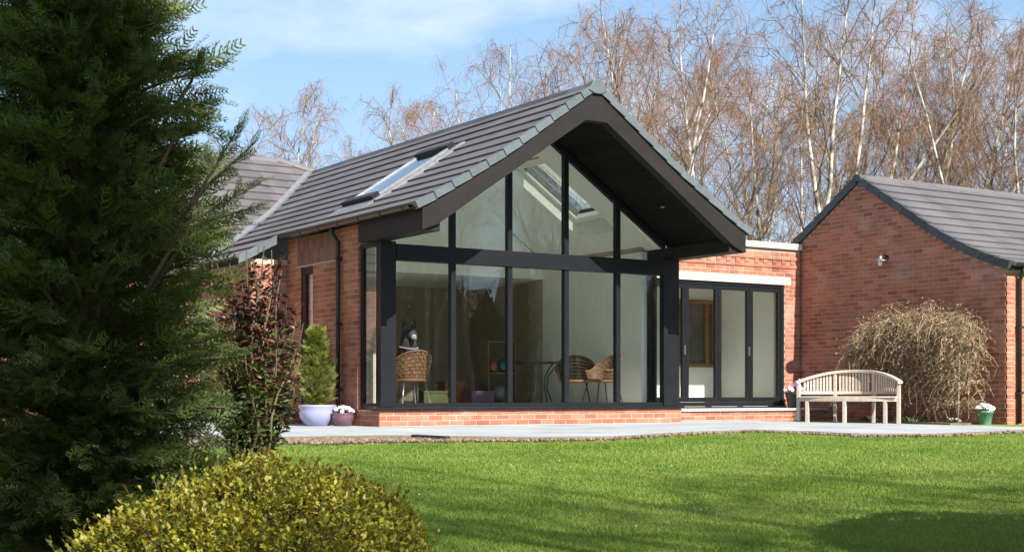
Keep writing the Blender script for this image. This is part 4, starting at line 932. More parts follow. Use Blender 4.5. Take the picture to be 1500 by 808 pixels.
# red leaved shrub between cypress and house ------------------------------
ph = at(366, 11.0, 0); ph.z = float(lawn_z(ph.x, ph.y)) - 0.02
sh = thing('photinia_shrub', ph, 'leggy shrub with red brown and green leaves beside the cypress', 'shrub')
r = np.random.default_rng(21); mb = MB(); PR = []; DR = []; PG = []; DG = []
for i in range(58):
    az = r.uniform(0, 2 * np.pi); H = r.uniform(0.6, 1.72); sp = r.uniform(0.05, 0.42) * (1.1 if H < 1.2 else 0.8); o = np.array([np.cos(az), np.sin(az), 0])
    path = [o * sp * (0.15 + 0.85 * q ** 0.8) + np.array([0.05 * np.sin(q * 7 + i), 0.05 * np.cos(q * 6 + i), H * q]) for q in np.linspace(0, 1, 7)]
    mb.tube(path, [0.011 * (1 - q * 0.8) + 0.002 for q in np.linspace(0, 1, 7)], 5, cap=False)
    for j in range(110):
        q = 0.10 + 0.84 * r.random() ** 0.75; x = q * 6; a = int(min(5, x)); p = path[a] + (path[a + 1] - path[a]) * (x - a); b = r.uniform(0, 2 * np.pi)
        d = np.array([np.cos(b), np.sin(b), r.uniform(-.5, .9)]); p = p + d * r.uniform(0.0, 0.06)
        red = p[2] > 0.85 + r.normal(0, 0.3)
        (PR if red else PG).append(p); (DR if red else DG).append(d)
for (x, y, x2, y2) in ((395, 470, 446, 445), (398, 600, 424, 628), (400, 590, 440, 600), (405, 400, 420, 372)):
    a = np.array(at(x, 11, 0.45 + (577 - y) / 2057 * 11)) - np.array(ph); b = np.array(at(x2, 10.9, 0.45 + (577 - y2) / 2057 * 11)) - np.array(ph)
    mb.tube([a * 0.4, a, b], [0.007, 0.005, 0.002], 4, cap=False)
    for j in range(12): q = r.random(); PR.append(a * (1 - q) + b * q); DR.append(r.normal(0, 1, 3))
mb.build('stems', 'brownbark', sh, local=True)
leaves('red_leaves', np.array(PR), np.array(DR), r.uniform(0.04, 0.085, len(PR)), 'redleaf', sh, 1.05)
leaves('green_leaves', np.array(PG), np.array(DG), r.uniform(0.04, 0.08, len(PG)), 'greenleaf', sh, 1.05)

# golden bush in front --------------------------------------------------
yb = at(385, 5.75, 0); yb.z = float(lawn_z(yb.x, yb.y)) - 0.03
gb_ = thing('golden_bush', yb, 'low rounded golden yellow leaved bush at the bottom left', 'shrub')
r = np.random.default_rng(31); P = []; D = []; mb = MB()
top = 0.41
for i in range(5200):
    a = r.uniform(0, 2 * np.pi); q = np.sqrt(r.random()); lx, ly = q * np.cos(a), q * np.sin(a)
    rx = 0.66 if lx > 0 else 0.82
    hh = top * np.sqrt(max(0.0, 1 - (q ** 2.6))) * (1 - 0.10 * max(0, -lx)) * (1 + 0.13 * np.sin(7 * lx + 2) * np.cos(6 * ly) + 0.07 * np.sin(17 * lx) * np.sin(15 * ly + 1)) - (0.13 * max(0, -lx) ** 1.3)
    hh = max(hh, 0.06) * r.uniform(0.86, 1.05) if r.random() < 0.72 else max(hh, 0.05) * r.uniform(0.25, 0.9)
    w = RGT * lx * rx + FWD * ly * 0.85; p = np.array([w[0], w[1], hh]); out_ = np.array([w[0] * 0.7, w[1] * 0.7, 0.55 + 0.3 * r.random()])
    up_ = out_ / np.linalg.norm(out_); st_ = 0.05 * r.uniform(0.5, 1.5 if r.random() < 0.93 else 3.4)
    if i % 4 == 0: mb.tube([p - up_ * 0.08, p + up_ * st_], [0.003, 0.0012], 3, cap=False)
    for j in range(int(7 + 4 * r.random())):
        b = r.uniform(0, 2 * np.pi); e = np.array([np.cos(b), np.sin(b), r.uniform(-.1, .5)]); f_ = r.random()
        P.append(p + up_ * st_ * f_); D.append(e * (1.15 - 0.7 * f_) + up_ * (0.35 + 0.7 * f_))
leaves('leaves', np.array(P), np.array(D), r.uniform(0.012, 0.031, len(P)), 'golden', gb_, 1.5)
mb.build('twigs', 'brownbark', gb_, local=True)

# climber on the garage wall --------------------------------------------
cl = thing('climbing_shrub', (9.55, -1.02, -0.05), 'brown straggly climbing shrub mounded against the garage gable', 'shrub')
r = np.random.default_rng(41); paths = []; wd = []; P = []; D = []
def dome(v):   # height of the mound along the wall
    return np.interp(v, [-1.66, -1.5, -1.3, -0.7, 0.0, 0.6, 1.1, 1.40, 1.58], [1.0, 1.65, 1.80, 1.88, 1.90, 1.88, 1.78, 1.55, 1.10])
for i in range(5200):
    v = r.uniform(-1.6, 1.52); top = dome(v); v = v * 0.82 - 0.10; u = r.uniform(-0.38, 0.22); top *= 1 - 0.25 * (u / 0.5) ** 2
    deep = 0.46 + (0.7 if v < -0.75 else 0.32) * r.random()
    z = max(0.35, top - abs(r.normal(0, 1)) * deep * 0.8); L = r.uniform(0.12, 0.45)
    d = np.array([r.normal(-.3, .5), r.normal(0, .8), r.uniform(-0.3, 0.8)]); d /= np.linalg.norm(d); sag = r.uniform(0.1, 1.2); ss = np.linspace(0, 1, 5)
    p = np.array([np.array([u, v, z]) + d * L * q + np.array([0, 0, -L * sag * q * q]) for q in ss]) + r.normal(0, .022, (5, 3)); paths.append(p); wd.append(r.uniform(0.004, 0.012))
    for j in range(2): q = r.integers(1, 5); P.append(p[q]); D.append(np.array([r.normal(0, .6), r.normal(0, .6), -0.6 + r.normal(0, .5)]))
for i in range(60):   # sprigs standing up from the top
    v = r.uniform(-1.4, 1.3); z = dome(v) - 0.05; d = np.array([r.normal(0, .05), r.normal(0, .12), r.uniform(.1, .26)]); paths.append(np.array([np.array([r.uniform(-.2, .15), v, z]) + d * q for q in np.linspace(0, 1, 5)])); wd.append(0.006)
    for q in (2, 4): P.append(paths[-1][q]); D.append(r.normal(0, 1, 3))
V, F = ribbons(np.array(paths), np.array(wd)); o = link('vines', np_mesh('vines', V, F), 'drytwig', cl, local=True); o['kind'] = 'stuff'
leaves('dry_leaves', np.array(P), np.array(D), r.uniform(0.03, 0.06, len(P)), 'dryleaf', cl, 1.0)
k = r.random(len(P)) < 0.03; k &= np.array(P)[:, 2] > 1.2
leaves('green_leaves', np.array(P)[k] + r.normal(0, .03, (k.sum(), 3)), np.array(D)[k], r.uniform(0.035, 0.07, k.sum()), 'greenleaf', cl, 1.0)
mb = MB()
for (v, v2) in ((-0.45, -0.9), (-0.3, 0.15), (0.25, 0.6), (-0.75, -1.2), (0.0, -0.5)):
    mb.tube([(0.1, v, 0), (0.02, v + 0.04, 0.4), (-0.05, v * .5 + v2 * .5, 0.85), (-0.02, v2, 1.35), (-0.05, v2 * 1.15, 1.7)], [0.022, 0.017, 0.015, 0.011, 0.006], 6)
mb.build('main_stems', 'drytwig', cl, local=True, smooth=True)
stk = MB().tube([(9.33, -2.18, -0.05), (9.36, -2.17, 0.6), (9.42, -2.14, 1.3)], 0.014, 7).build('garden_cane', 'wood', smooth=True); tag(stk, 'pale upright cane at the right edge of the climbing shrub', 'cane')
tr = thing('trellis', (9.80, -1.0, -0.05), 'thin wooden lattice trellis behind the climbing shrub', 'trellis')
for k in range(11): MB().box(-0.006, 0.006, -1.0 + k * 0.2 - 0.006, -1.0 + k * 0.2 + 0.006, 0.1, 1.2).build('trellis_slat', 'drytwig', tr, local=True)
for k in range(6): MB().box(-0.018, -0.0065, -1.02, 1.02, 0.15 + k * 0.2, 0.162 + k * 0.2).build('trellis_slat', 'drytwig', tr, local=True)
bed = MB(); bed.prism([(9.0, -2.3), (9.84, -2.35), (9.84, 0.9), (9.1, 0.75)], -0.06, -0.012, lambda p, q, w: (p, q, w)); tag(bed.build('planting_bed', 'soil'), 'bare soil bed at the foot of the garage gable', 'soil', kind='structure')
for i, (x, t, lab, pet) in enumerate(((1398, 23.0, 'white flowers low in the bed left of the cane', 'petalw'), (1345, 23.3, 'green sprig with pale flowers right of the bench', 'petalw'), (1276, 24.5, 'tiny white flowers glimpsed under the bench', 'petalw'))):
    p = at(x, t, -0.02); flower_tuft('bedding_plant', p, 0.14, 0.07, 7 if i != 1 else 3, pet, lab, cat='plant')
p = at(1330, 23.2, -0.02); t = thing('bulb_shoots', p, 'fresh green bulb leaves just right of the bench', 'plant'); n = 40; a = RNG.uniform(0, 6.28, n)
leaves('leaves', np.stack([RNG.uniform(-.15, .15, n), RNG.uniform(-.25, .25, n), 0 * a], 1), np.stack([np.cos(a) * .5, np.sin(a) * .5, 1 + 0 * a], 1), RNG.uniform(0.09, 0.16, n), 'greenleaf', t, 0.35)
br_ = MB(); a = at(606, 14.75, 0.006); b = at(655, 14.2, 0.006); d = (b - a).normalized(); s_ = Vector((-d.y, d.x, 0)) * 0.035
br_.add([a - s_, b - s_, b + s_, a + s_] + [q + Vector((0, 0, 0.022)) for q in (a - s_, b - s_, b + s_, a + s_)], [(0, 3, 2, 1), (4, 5, 6, 7), (0, 1, 5, 4), (1, 2, 6, 5), (2, 3, 7, 6), (3, 0, 4, 7)])
tag(br_.build('drain_bar', 'iron', bevel=0.003), 'dark flat bar lying on the patio edge', 'bar')

# ================================================================== furniture seen through the glass
def wicker_chair(loc, rz, label, legm='iron'):
    t = thing('wicker_chair', loc, label, 'chair', rz=rz)
    def P(a, k):   # tub back: angle a, height fraction k
        r_ = 0.27 + 0.05 * k; top = 0.44 + (0.14 + 0.26 * max(0, math.cos(a)) ** 0.8) * k; return (r_ * math.sin(a) * 1.02, r_ * math.cos(a) * 0.95, top)
    A = [rad(-118 + 236 * i / 30) for i in range(31)]
    mb = MB()
    for i in range(30):
        for j in range(7):
            o = 0.006 if (i + j) % 2 else -0.004; a0, a1 = A[i], A[i + 1]; k0, k1 = j / 7, (j + 0.9) / 7
            q = [P(a0, k0), P(a1, k0), P(a1, k1), P(a0, k1)]; sc_ = 1 + o * 3.2
            mb.add([(x * sc_, y * sc_, z) for x, y, z in q] + [(x * (sc_ - .04), y * (sc_ - .04), z) for x, y, z in q], [(0, 1, 2, 3), (7, 6, 5, 4), (0, 4, 5, 1), (3, 2, 6, 7)])
    mb.build('woven_back', 'wicker', t, local=True)
    MB().tube([P(a, 1.0) for a in A], 0.017, 7).build('rim', 'wicker', t, local=True, smooth=True)
    MB().lathe([(0, 0.44), (0.24, 0.445), (0.275, 0.425), (0.27, 0.395), (0, 0.39)], 22).build('seat', 'wicker', t, local=True, smooth=True)
    for sx in (-1, 1):
        for sy in (-1, 1): MB().tube([(sx * 0.17, sy * 0.16, 0.40), (sx * 0.25, sy * 0.25, 0.0)], 0.010, 7).build('leg', legm, t, local=True, smooth=True)
    return t
FZ = 0.246
wicker_chair((4.42, 1.55, FZ), rad(-35), 'brown wicker tub chair beside the round glass table')
wicker_chair((4.35, 0.72, FZ), rad(-95), 'brown wicker tub chair nearest the right corner post')
wicker_chair((0.98, 0.95, FZ), rad(180), 'wicker tub chair with steel legs, its back to the left pane', 'steel')
tb = thing('glass_table', (4.25, 2.35, FZ), 'round glass topped table with curved iron legs inside the garden room', 'table')
MB().lathe([(0, 0.745), (0.44, 0.745), (0.45, 0.752), (0.44, 0.76), (0, 0.76)], 32).build('table_top', 'glass2', tb, local=True, smooth=False)
MB().tube([(0.45 * math.cos(a), 0.45 * math.sin(a), 0.735) for a in [i * math.pi / 16 for i in range(33)]], 0.012, 6).build('rim', 'iron', tb, local=True)
for k in range(4):
    a = k * math.pi / 2 + 0.4; MB().tube([(q * math.cos(a), q * math.sin(a), z) for q, z in ((0.42, 0.73), (0.30, 0.66), (0.16, 0.5), (0.14, 0.3), (0.26, 0.0))], 0.011, 6).build('leg', 'iron', tb, local=True, smooth=True)
# dark dog sitting on the chair, head up, facing the garden
dg = thing('dog', (0.98, 1.02, FZ + 0.45), 'dark dog with pointed ears and pale muzzle sitting on the left wicker chair', 'dog')
def skin(name, vs, es, rs, m, parent, sub=2):
    me = bpy.data.meshes.new(name); me.from_pydata(vs, es, []); o = bpy.data.objects.new(name, me); COL.objects.link(o); me.materials.append(M[m]); o.parent = parent
    md = o.modifiers.new('skin', 'SKIN'); md.use_smooth_shade = True
    for v, q in zip(me.skin_vertices[0].data, rs): v.radius = (q, q) if not hasattr(q, '__len__') else q
    me.skin_vertices[0].data[0].use_root = True
    s_ = o.modifiers.new('sub', 'SUBSURF'); s_.levels = sub; s_.render_levels = sub; return o
skin('body', [(0, 0.14, 0.10), (0, 0.08, 0.28), (0, -0.01, 0.42), (0, -0.06, 0.54), (0, -0.07, 0.66), (0, -0.16, 0.63), (0, -0.235, 0.605),
              (0.075, -0.05, 0.36), (0.085, -0.07, 0.18), (0.085, -0.09, 0.01), (-0.075, -0.05, 0.36), (-0.085, -0.07, 0.18), (-0.085, -0.09, 0.01),
              (0.12, 0.12, 0.08), (0.13, -0.02, 0.06), (-0.12, 0.12, 0.08), (-0.13, -0.02, 0.06), (0.0, 0.25, 0.05), (0.12, 0.30, 0.03)],
     [(0, 1), (1, 2), (2, 3), (3, 4), (4, 5), (5, 6), (2, 7), (7, 8), (8, 9), (2, 10), (10, 11), (11, 12), (0, 13), (13, 14), (0, 15), (15, 16), (0, 17), (17, 18)],
     [0.13, 0.13, 0.14, 0.12, 0.145, 0.085, 0.05, 0.05, 0.033, 0.03, 0.05, 0.033, 0.03, 0.075, 0.035, 0.075, 0.035, 0.035, 0.02], 'fur', dg)
for sx in (-1, 1):
    MB().add([(sx * 0.03, -0.08, 0.765), (sx * 0.125, -0.07, 0.715), (sx * 0.075, -0.01, 0.73), (sx * 0.105, -0.06, 0.90)], [(0, 1, 3), (1, 2, 3), (2, 0, 3), (0, 2, 1)]).build('ear', 'fur', dg, local=True)
    MB().lathe([(0, -0.009), (0.009, -0.004), (0.009, 0.004), (0, 0.009)], 8, (sx * 0.05, -0.196, 0.70)).build('eye', 'iron', dg, local=True, smooth=True)
skin('pale_muzzle', [(0, -0.175, 0.600), (0, -0.262, 0.578)], [(0, 1)], [0.068, 0.046], 'furpale', dg)
MB().lathe([(0, -0.012), (0.014, -0.006), (0.014, 0.006), (0, 0.012)], 8, (0, -0.312, 0.605)).build('nose', 'iron', dg, local=True, smooth=True)
MB().tube([(0.142 * math.cos(a), -0.045 + 0.142 * math.sin(a), 0.45 + 0.03 * math.sin(a)) for a in [i * math.pi / 10 for i in range(21)]], 0.014, 6).build('collar', 'collar', dg, local=True)
# lamp with two shades by the side window
fl = thing('floor_lamp', (0.62, 1.25, FZ), 'floor lamp with two ribbed linen shades behind the narrow corner window', 'lamp')
MB().lathe([(0, 0), (0.13, 0), (0.13, 0.02), (0.02, 0.03), (0.012, 0.05), (0.012, 1.9), (0, 1.9)], 16).build('stand', 'steel', fl, local=True)
for z0 in (0.72, 1.52):
    for j in range(6): MB().lathe([(0.115, z0 + j * 0.045), (0.125, z0 + 0.02 + j * 0.045), (0.115, z0 + 0.04 + j * 0.045)], 20).build('shade_band', 'linen' if j % 2 else 'wood', fl, local=True, smooth=True)
# play corner
cb = thing('cabinet', (1.75, 2.9, FZ), 'dark wooden cabinet against the brown back wall', 'cabinet')
MB().box(-0.35, 0.35, -0.2, 0.25, 0.06, 0.95).build('carcass', 'brownbark', cb, local=True, bevel=0.006); MB().box(-0.37, 0.37, -0.225, 0.26, 0.952, 0.985).build('top', 'iron', cb, local=True, bevel=0.004)
for s_ in (-1, 1):
    d_ = MB().box(min(0.005 * s_, 0.345 * s_), max(0.005 * s_, 0.345 * s_), -0.218, -0.202, 0.09, 0.92).build('door', 'brownbark', cb, local=True, bevel=0.004); MB().box(0.03 * s_ - 0.008, 0.03 * s_ + 0.008, -0.235, -0.219, 0.45, 0.6).build('handle', 'steel', d_, local=True)
MB().box(-0.33, 0.33, -0.18, 0.24, 0.0, 0.058).build('plinth', 'iron', cb, local=True)
def crate(loc, s, m, label, nm='toy_box'):
    t = thing(nm, loc, label, 'toy box'); w, d, h = s; k = 0.015
    MB().box(-w, w, -d, -d + k, 0, h).box(-w, w, d - k, d, 0, h).box(-w, -w + k, -d + k, d - k, 0, h).box(w - k, w, -d + k, d - k, 0, h).box(-w + k, w - k, -d + k, d - k, 0, 0.015).build('tub', m, t, local=True, bevel=0.004)
    MB().box(-w - 0.012, w + 0.012, -d - 0.012, -d, h - 0.03, h).box(-w - 0.012, w + 0.012, d, d + 0.012, h - 0.03, h).build('rim', m, t, local=True)
crate((2.45, 2.9, FZ), (0.22, 0.16, 0.26), 'toy_yellow', 'yellow toy tub on the floor behind the second pane')
crate((2.95, 3.1, FZ), (0.2, 0.15, 0.42), 'toy_orange', 'orange toy tub behind the yellow one')
crate((3.25, 2.7, FZ), (0.22, 0.15, 0.26), 'toy_purple', 'purple toy tub by the third pane')
sf = thing('toy_shelf', (3.75, 2.9, FZ), 'low open shelf of coloured toys behind the third pane', 'shelf')
MB().box(-0.28, -0.26, -0.15, 0.15, 0, 1.1).box(0.26, 0.28, -0.15, 0.15, 0, 1.1).box(-0.259, 0.259, -0.15, 0.15, 0.05, 0.07).box(-0.259, 0.259, -0.15, 0.15, 0.55, 0.57).box(-0.259, 0.259, -0.15, 0.15, 1.08, 1.1).build('case', 'brownbark', sf, local=True)
for (x, y, z, s, m, lab) in ((3.62, 2.86, 0.57, 0.10, 'toy_orange', 'orange ball on the toy shelf'), (3.85, 2.86, 0.57, 0.12, 'toy_teal', 'teal ball on the toy shelf'), (3.75, 2.86, 0.07, 0.15, 'toy_grey', 'grey ball low in the toy shelf')):
    o = MB().lathe([(max(1e-4, s * math.sin(a)), s - s * math.cos(a)) for a in [i * math.pi / 10 for i in range(11)]], 18, (x, y, FZ + z + 0.001)).build('toy_ball', m, smooth=True); tag(o, lab, 'ball')

# ================================================================== bare birches
def birch_meshes(seed, H, forks=1, lean=0.0, twig_l=1.0, dens=1.0):
    r = np.random.default_rng(seed); tk = MB(); lb = MB(); tw = []; ww = []
    def wander(p0, d0, L, n, wob, lift=0.0):
        p = np.array(p0, float); d = np.array(d0, float); pts = [p.copy()]
        for i in range(n):
            d = d + r.normal(0, wob, 3) + np.array([0, 0, lift]); d /= np.linalg.norm(d); p = p + d * L / n; pts.append(p.copy())
        return np.array(pts)
    r0 = H * 0.0085
    stems = []
    base = wander((0, 0, -0.3), (lean, 0, 1), H if forks == 1 else H * 0.42, 12, 0.035, 0.02)
    stems.append((base, r0, r0 * (0.14 if forks == 1 else 0.72), 0.0))
    if forks > 1:
        for k in range(forks):
            a = r.uniform(0, 6.28); st0 = base[-1] if k < 2 else base[-3]
            stems.append((wander(st0, (np.cos(a + k * 3) * 0.28, np.sin(a + k * 3) * 0.28, 1), H * r.uniform(0.52, 0.62), 10, 0.05, 0.03), r0 * 0.66, r0 * 0.12, 0.42))
    for pts, ra, rb, _ in stems:
        tk.tube(pts, list(np.linspace(ra, rb, len(pts))), 9, cap=False)
    def twigs(path, n, L0):
        k = len(path)
        for j in range(n):
            q = r.uniform(0.15, 1.0) * (k - 1); a = int(min(k - 2, q)); p = path[a] + (path[a + 1] - path[a]) * (q - a); t = path[a + 1] - path[a]; t /= np.linalg.norm(t)
            d = t * 0.7 + r.normal(0, 0.65, 3); d /= np.linalg.norm(d); L = L0 * r.uniform(0.45, 1.2)
            dr = r.uniform(0.35, 1.0)
            ss = np.linspace(0, 1, 5)[:, None]; pt = p + d * L * ss * (1 - 0.3 * ss) + np.array([0.10, -0.04, -dr]) * L * ss ** 2
            tw.append(pt + r.normal(0, 0.02, pt.shape) * ss); ww.append(r.uniform(0.006, 0.0115))
            for c in range(2):
                b = r.integers(1, 4); p2 = pt[b]; d2 = (pt[b + 1] - pt[b]) / max(1e-3, np.linalg.norm(pt[b + 1] - pt[b])) + r.normal(0, .55, 3); L2 = L * r.uniform(0.3, 0.6)
                tw.append(p2 + d2 * L2 * ss * 0.8 + np.array([0, 0, -0.45]) * L2 * ss ** 2); ww.append(r.uniform(0.005, 0.009))
    for si, (pts, ra, rb, z0) in enumerate(stems):
        if forks > 1 and si == 0: rng_ = (0.55, 1.0); nl = 4
        else: rng_ = (0.30, 0.98) if forks == 1 else (0.12, 0.98); nl = int((19 if forks == 1 else 11) * dens)
        for i in range(nl):
            q = (rng_[0] + (rng_[1] - rng_[0]) * (i + r.random()) / nl) * (len(pts) - 1); a = int(min(len(pts) - 2, q)); p = pts[a] + (pts[a + 1] - pts[a]) * (q - a)
            hz = p[2] / H; L = H * (0.30 * (1 - hz) ** 0.7 + 0.07) * r.uniform(0.7, 1.15); az = r.uniform(0, 6.28); st = r.uniform(0.45, 0.8)
            lp = wander(p, (np.cos(az) * st, np.sin(az) * st, 0.85), L, 7, 0.09, 0.02); rr = max(0.012, (ra + (rb - ra) * q / len(pts)) * 0.42)
            lb.tube(lp, list(np.linspace(rr, 0.008, 8)), 5, cap=False); twigs(lp[2:], int(14 * dens), H * 0.055 * twig_l)
            nsub = int(r.integers(6, 9) * dens)
            for j in range(nsub):
                b = 1 + int(r.integers(0, 6)); d = (lp[b + 1 if b < 7 else b] - lp[b - 1]); d /= np.linalg.norm(d); az2 = r.normal(0, .75, 3); sp = wander(lp[b], d + az2 + np.array([0, 0, .15]), L * r.uniform(0.28, 0.55), 5, 0.16, -0.03)
                lb.tube(sp, list(np.linspace(0.013, 0.005, 6)), 4, cap=False); twigs(sp[1:], int(11 * dens), H * 0.055 * twig_l)
        twigs(pts[-4:], 24, H * 0.055 * twig_l)
    V, F = ribbons(np.array(tw), np.array(ww))
    return tk, lb, np_mesh('twigs', V, F)
PROTO = []
for sd_, H, fk, ln in ((101, 16, 1, 0.05), (102, 16, 2, 0.0), (103, 15, 1, -0.10), (104, 17, 3, 0.04), (105, 15, 2, 0.12), (106, 13, 3, 0.0)):
    tk, lb, tm = birch_meshes(sd_, H, fk, ln, dens=0.98)
    a = bpy.data.meshes.new('trunk'); a.from_pydata(tk.v, [], tk.f); a.materials.append(M['bark']); a.polygons.foreach_set('use_smooth', [True] * len(a.polygons))
    b = bpy.data.meshes.new('limbs'); b.from_pydata(lb.v, [], lb.f); b.materials.append(M['limb']); tm.materials.append(M['twig']); PROTO.append((max(max(v[2] for v in lb.v), max(v[2] for v in tk.v)), a, b, tm))
def birch(x, ytop, t, kind, rz, label, group='bare birches behind the house', tilt=0.0, loc=None, lx=1.0):
    H, a, b, c = PROTO[kind]
    p = Vector(loc) if loc else at(x, t, -0.1); hh = 0.45 + (577 - ytop) / 2057 * t + 0.1
    o = thing('birch_tree', p, label, 'tree', group); o.scale = (hh / H * lx, hh / H * lx, hh / H); o.rotation_euler = (0, 0, rz)
    o.rotation_euler = (Matrix.Rotation(tilt, 3, Vector(FWD)) @ Matrix.Rotation(rz, 3, 'Z')).to_euler()
    for nm, me in (('trunk', a), ('branches', b), ('crown', c)):
        q = bpy.data.objects.new(nm, me); COL.objects.link(q); q.parent = o
        if nm == 'crown': q['kind'] = 'stuff'
    return o
BL = [(338, 205, 66, 2, 0.4, 0, 'faint bare birch showing just right of the cypress'),
      (408, 122, 60, 5, 1.0, 0.03, 'lone bare birch above the house wing ridge'),
      (492, 190, 64, 1, 2.0, 0, 'low bare birch right of the lead valley'),
      (560, 205, 66, 3, 0.2, 0, 'low bare birch above the skylight'),
      (622, 125, 58, 5, 3.3, 0, 'bare birch with dense brown crown left of the thin pair'),
      (690, 78, 55, 1, 4.0, -0.02, 'thin bare birch pair standing clear above the tiled roof'),
      (735, 110, 55, 2, 2.6, 0.02, 'slender bare birch beside the thin pair'),
      (790, 62, 52, 3, 1.5, 0, 'reddish brown birch left of the gable peak'),
      (850, 22, 50, 5, 0.9, 0.02, 'broad brown birch directly above the gable ridge'),
      (905, -40, 46, 1, 5.2, 0, 'tall birch just right of the gable peak'),
      (955, 45, 50, 3, 2.2, 0.03, 'thin birch halfway down the right verge'),
      (1000, 50, 52, 0, 0.6, 0, 'slim birch behind the right verge'),
      (1036, -70, 40, 1, 1.8, -0.015, 'pale forked birch with a bright white trunk above the right verge'),
      (1062, -20, 47, 2, 4.4, -0.05, 'dark leaning birch right of the bright forked one'),
      (1105, 70, 50, 5, 2.9, 0, 'short twiggy birch above the end of the verge'),
      (1136, 60, 42, 0, 3.7, 0, 'straight white birch above the stone coping'),
      (1180, 95, 48, 2, 0.1, 0, 'shorter birch left of the garage ridge'),
      (1193, -60, 40, 0, 5.5, 0.12, 'white birch leaning right, left of the garage peak'),
      (1236, -90, 38, 4, 2.4, -0.05, 'large white birch forking just behind the garage peak'),
      (1268, 20, 47, 3, 1.1, 0, 'brown birch right of the garage peak'),
      (1272, -60, 41, 1, 0.3, 0.10, 'white double stemmed birch leaning right over the garage roof'),
      (1316, 60, 46, 5, 4.8, 0.05, 'thin birch with orange brown twigs above the garage roof'),
      (1352, 0, 45, 3, 3.0, 0.03, 'brown crowned birch over the middle of the garage roof'),
      (1378, -35, 43, 0, 1.3, 0.16, 'single pale stem leaning far right over the garage roof'),
      (1447, 40, 40, 2, 2.0, -0.30, 'birch leaning left across the others at the right'),
      (1420, 55, 47, 5, 5.9, 0.0, 'bushy birch low behind the garage roof'),
      (1455, 10, 44, 1, 0.9, 0.05, 'twin stemmed birch near the right edge'),
      (1488, 30, 42, 4, 3.5, 0.02, 'birch at the right edge of the picture'),
      (1545, 0, 44, 3, 2.5, 0.0, 'birch just past the right edge'),
      (1090, 120, 60, 3, 4.1, 0, 'faint far birch behind the verge end'),
      (1330, 130, 60, 1, 5.0, 0, 'faint far birch behind the garage roof'),
      (985, 110, 62, 5, 5.5, 0, 'faint far birch behind the right verge'),
      (1215, 140, 62, 5, 1.9, 0, 'faint far birch behind the garage peak'),
      (1480, 140, 58, 5, 2.8, 0, 'faint far birch low at the right edge')]
for (x, y, t, k, rz, tl, lab) in BL: birch(x, y, t, k, rz, lab, tilt=tl)
# trees behind the photographer: they throw the soft shade on the lawn and show in the glass
for i, (u, v, h, k, rz) in enumerate(((-4.6, -22.0, 12, 3, 0.3), (-1.2, -21.5, 12, 1, 1.1), (-3.0, -23.2, 13, 5, 4.2), (5.5, -25, 10, 5, 2.0), (9.5, -27, 12, 3, 3.0), (13, -24, 11, 1, 4.0), (16.5, -28, 13, 5, 5.1), (20, -26, 12, 3, 0.9), (24, -29, 13, 1, 2.2), (12, -33, 14, 4, 1.9), (18, -35, 14, 3, 2.9), (7.5, -34, 14, 5, 0.5), (27, -33, 14, 5, 4.5))):
    birch(0, 0, 0, k, rz, 'bare tree behind the photographer, shading the lawn' if i < 3 else 'bare tree across the garden, seen only as a reflection in the glazing', 'bare trees across the garden', loc=(u, v, -0.4)).scale = [h / PROTO[k][0]] * 3
#

def shade_pine(u, v, zc, sx, sz, rz, label):
    t = thing('shade_pine', (u, v, -0.5), label, 'tree', 'added shading pines behind the photographer', rz)
    MB().tube([(0, 0, 0), (0.1, 0.05, zc * 0.5), (0, 0, zc), (0, 0, zc + sz * 4)], [0.22, 0.18, 0.14, 0.05], 9).build('trunk', 'brownbark', t, local=True, smooth=True)
    q = bpy.data.objects.new('crown', cyp.children[0].data); COL.objects.link(q); q.parent = t; q.location = (0, 0, zc); q.scale = (sx, sx, sz); return t
shade_pine(-7.25, -20.0, 8.5, 1.4, 0.9, 0.3, 'unseen tall pine with a high crown, added to shade the cypress')  # out-of-view tree added, crown set high to shade the cypress, not the bush
def tree_belt(loc, rz, label):
    t = thing('evergreen_belt', loc, label, 'hedge', rz=rz); mb = MB(); x = -26.0; hs = []
    while x < 26:
        w = random.uniform(1.5, 3.2); h = random.uniform(6.5, 10.0); hs.append((x, x + w, h)); x += w
        mb.prism([(hs[-1][0], 0), (hs[-1][1], 0), (hs[-1][1], h * 0.6), ((hs[-1][0] + hs[-1][1]) / 2, h), (hs[-1][0], h * 0.6)], -1.0, 1.0, lambda p, q, w_: (p, w_, q))
    mb.build('core', 'brownbark', t, local=True)
    n = 16000; X = RNG.uniform(-26, 26, n); H = np.array([next((h * (1 - 0.4 * abs((q - (a + b) / 2) / (b - a) * 2)) for a, b, h in hs if a <= q < b), 7) for q in X])
    leaves('foliage', np.stack([X, RNG.uniform(-1.5, 1.5, n), RNG.random(n) ** 0.85 * H * 1.05], 1), RNG.normal(size=(n, 3)) + [0, 0, 0.5], RNG.uniform(0.2, 0.5, n), 'cypress', t, 1.5)
tree_belt((30, -48, -0.5), 0.0, 'long belt of tall dark evergreens far across the garden')
tree_belt((-24, -6, -0.5), math.pi / 2, 'unseen belt of tall dark evergreens, added on the left to dim the side walls')  # added out of view to cut sky light on the left-facing walls
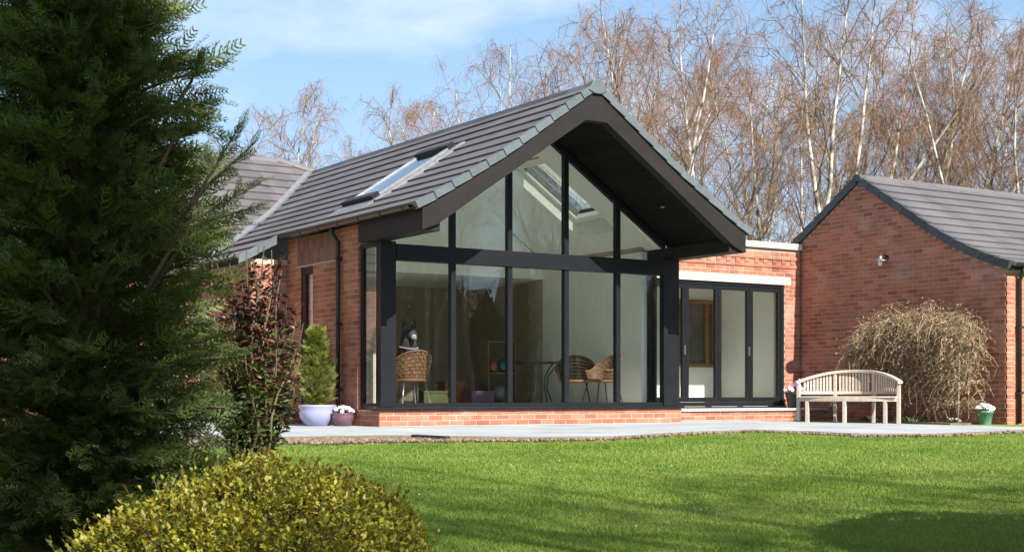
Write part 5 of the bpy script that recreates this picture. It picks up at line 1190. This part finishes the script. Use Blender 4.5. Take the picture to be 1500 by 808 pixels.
for i in range(22):
    k = i % 6; h = random.uniform(11, 14)
    birch(0, 0, 0, k, random.uniform(0, 6.28), 'bare tree across the garden, seen only as a reflection in the glazing', 'bare trees across the garden', loc=(8 + i * 1.7 + random.uniform(-.6, .6), -38 - (i * 7 % 13), -0.4)).scale = [h / PROTO[k][0] * 1.25, h / PROTO[k][0] * 1.25, h / PROTO[k][0]]
er = thing('round_evergreen', (-3.05, -15.2, -0.45), 'dense rounded evergreen shrub at the right, beyond the picture edge', 'shrub')
pr = [(0.55, 0.0), (0.85, 0.4), (1.0, 1.1), (0.98, 1.7), (0.8, 2.2), (0.45, 2.55), (0.0, 2.66)]
MB().lathe(pr, 18).build('core', 'brownbark', er, local=True)
n = 7000; a = RNG.uniform(0, 2 * np.pi, n); z = RNG.uniform(0.05, 2.62, n); q = np.interp(z, [p[1] for p in pr], [p[0] for p in pr]) + RNG.uniform(-.05, .12, n) + 0.10 * np.sin(a * 3 + 2 * z)
leaves('foliage', np.stack([q * np.cos(a), q * np.sin(a), z + RNG.uniform(0, .08, n)], 1), np.stack([np.cos(a), np.sin(a), RNG.uniform(-.3, 1, n)], 1), RNG.uniform(0.06, 0.12, n), 'greenleaf', er, 1.2)
# a few fallen leaves and daisies on the lawn
n = 130; t = RNG.uniform(6.2, 14, n); x = RNG.uniform(-.15, .36, n) * t; P = CAMP[None] + t[:, None] * FWD + x[:, None] * RGT; P[:, 2] = lawn_z(P[:, 0], P[:, 1]) + 0.016
k = np.arange(n) < 118; D = RNG.normal(size=(n, 3)) * [1, 1, 0.25]
V, F = scatter(LT, LF, P[k], frames(D[k]), RNG.uniform(0.02, 0.045, k.sum())); tag(link('fallen_leaves', np_mesh('fallen_leaves', V, F), 'dryleaf'), 'scattered small brown fallen leaves on the lawn', 'leaves', kind='stuff')
V, F = scatter(IV * [1, 1, 0.4], IF, P[~k] + [0, 0, 0.006], frames(np.tile([0, 1.0, 0], ((~k).sum(), 1))), RNG.uniform(0.006, 0.011, (~k).sum())); tag(link('daisies', np_mesh('daisies', V, F), 'petalw'), 'tiny white daisy heads scattered in the lawn', 'flowers', kind='stuff')
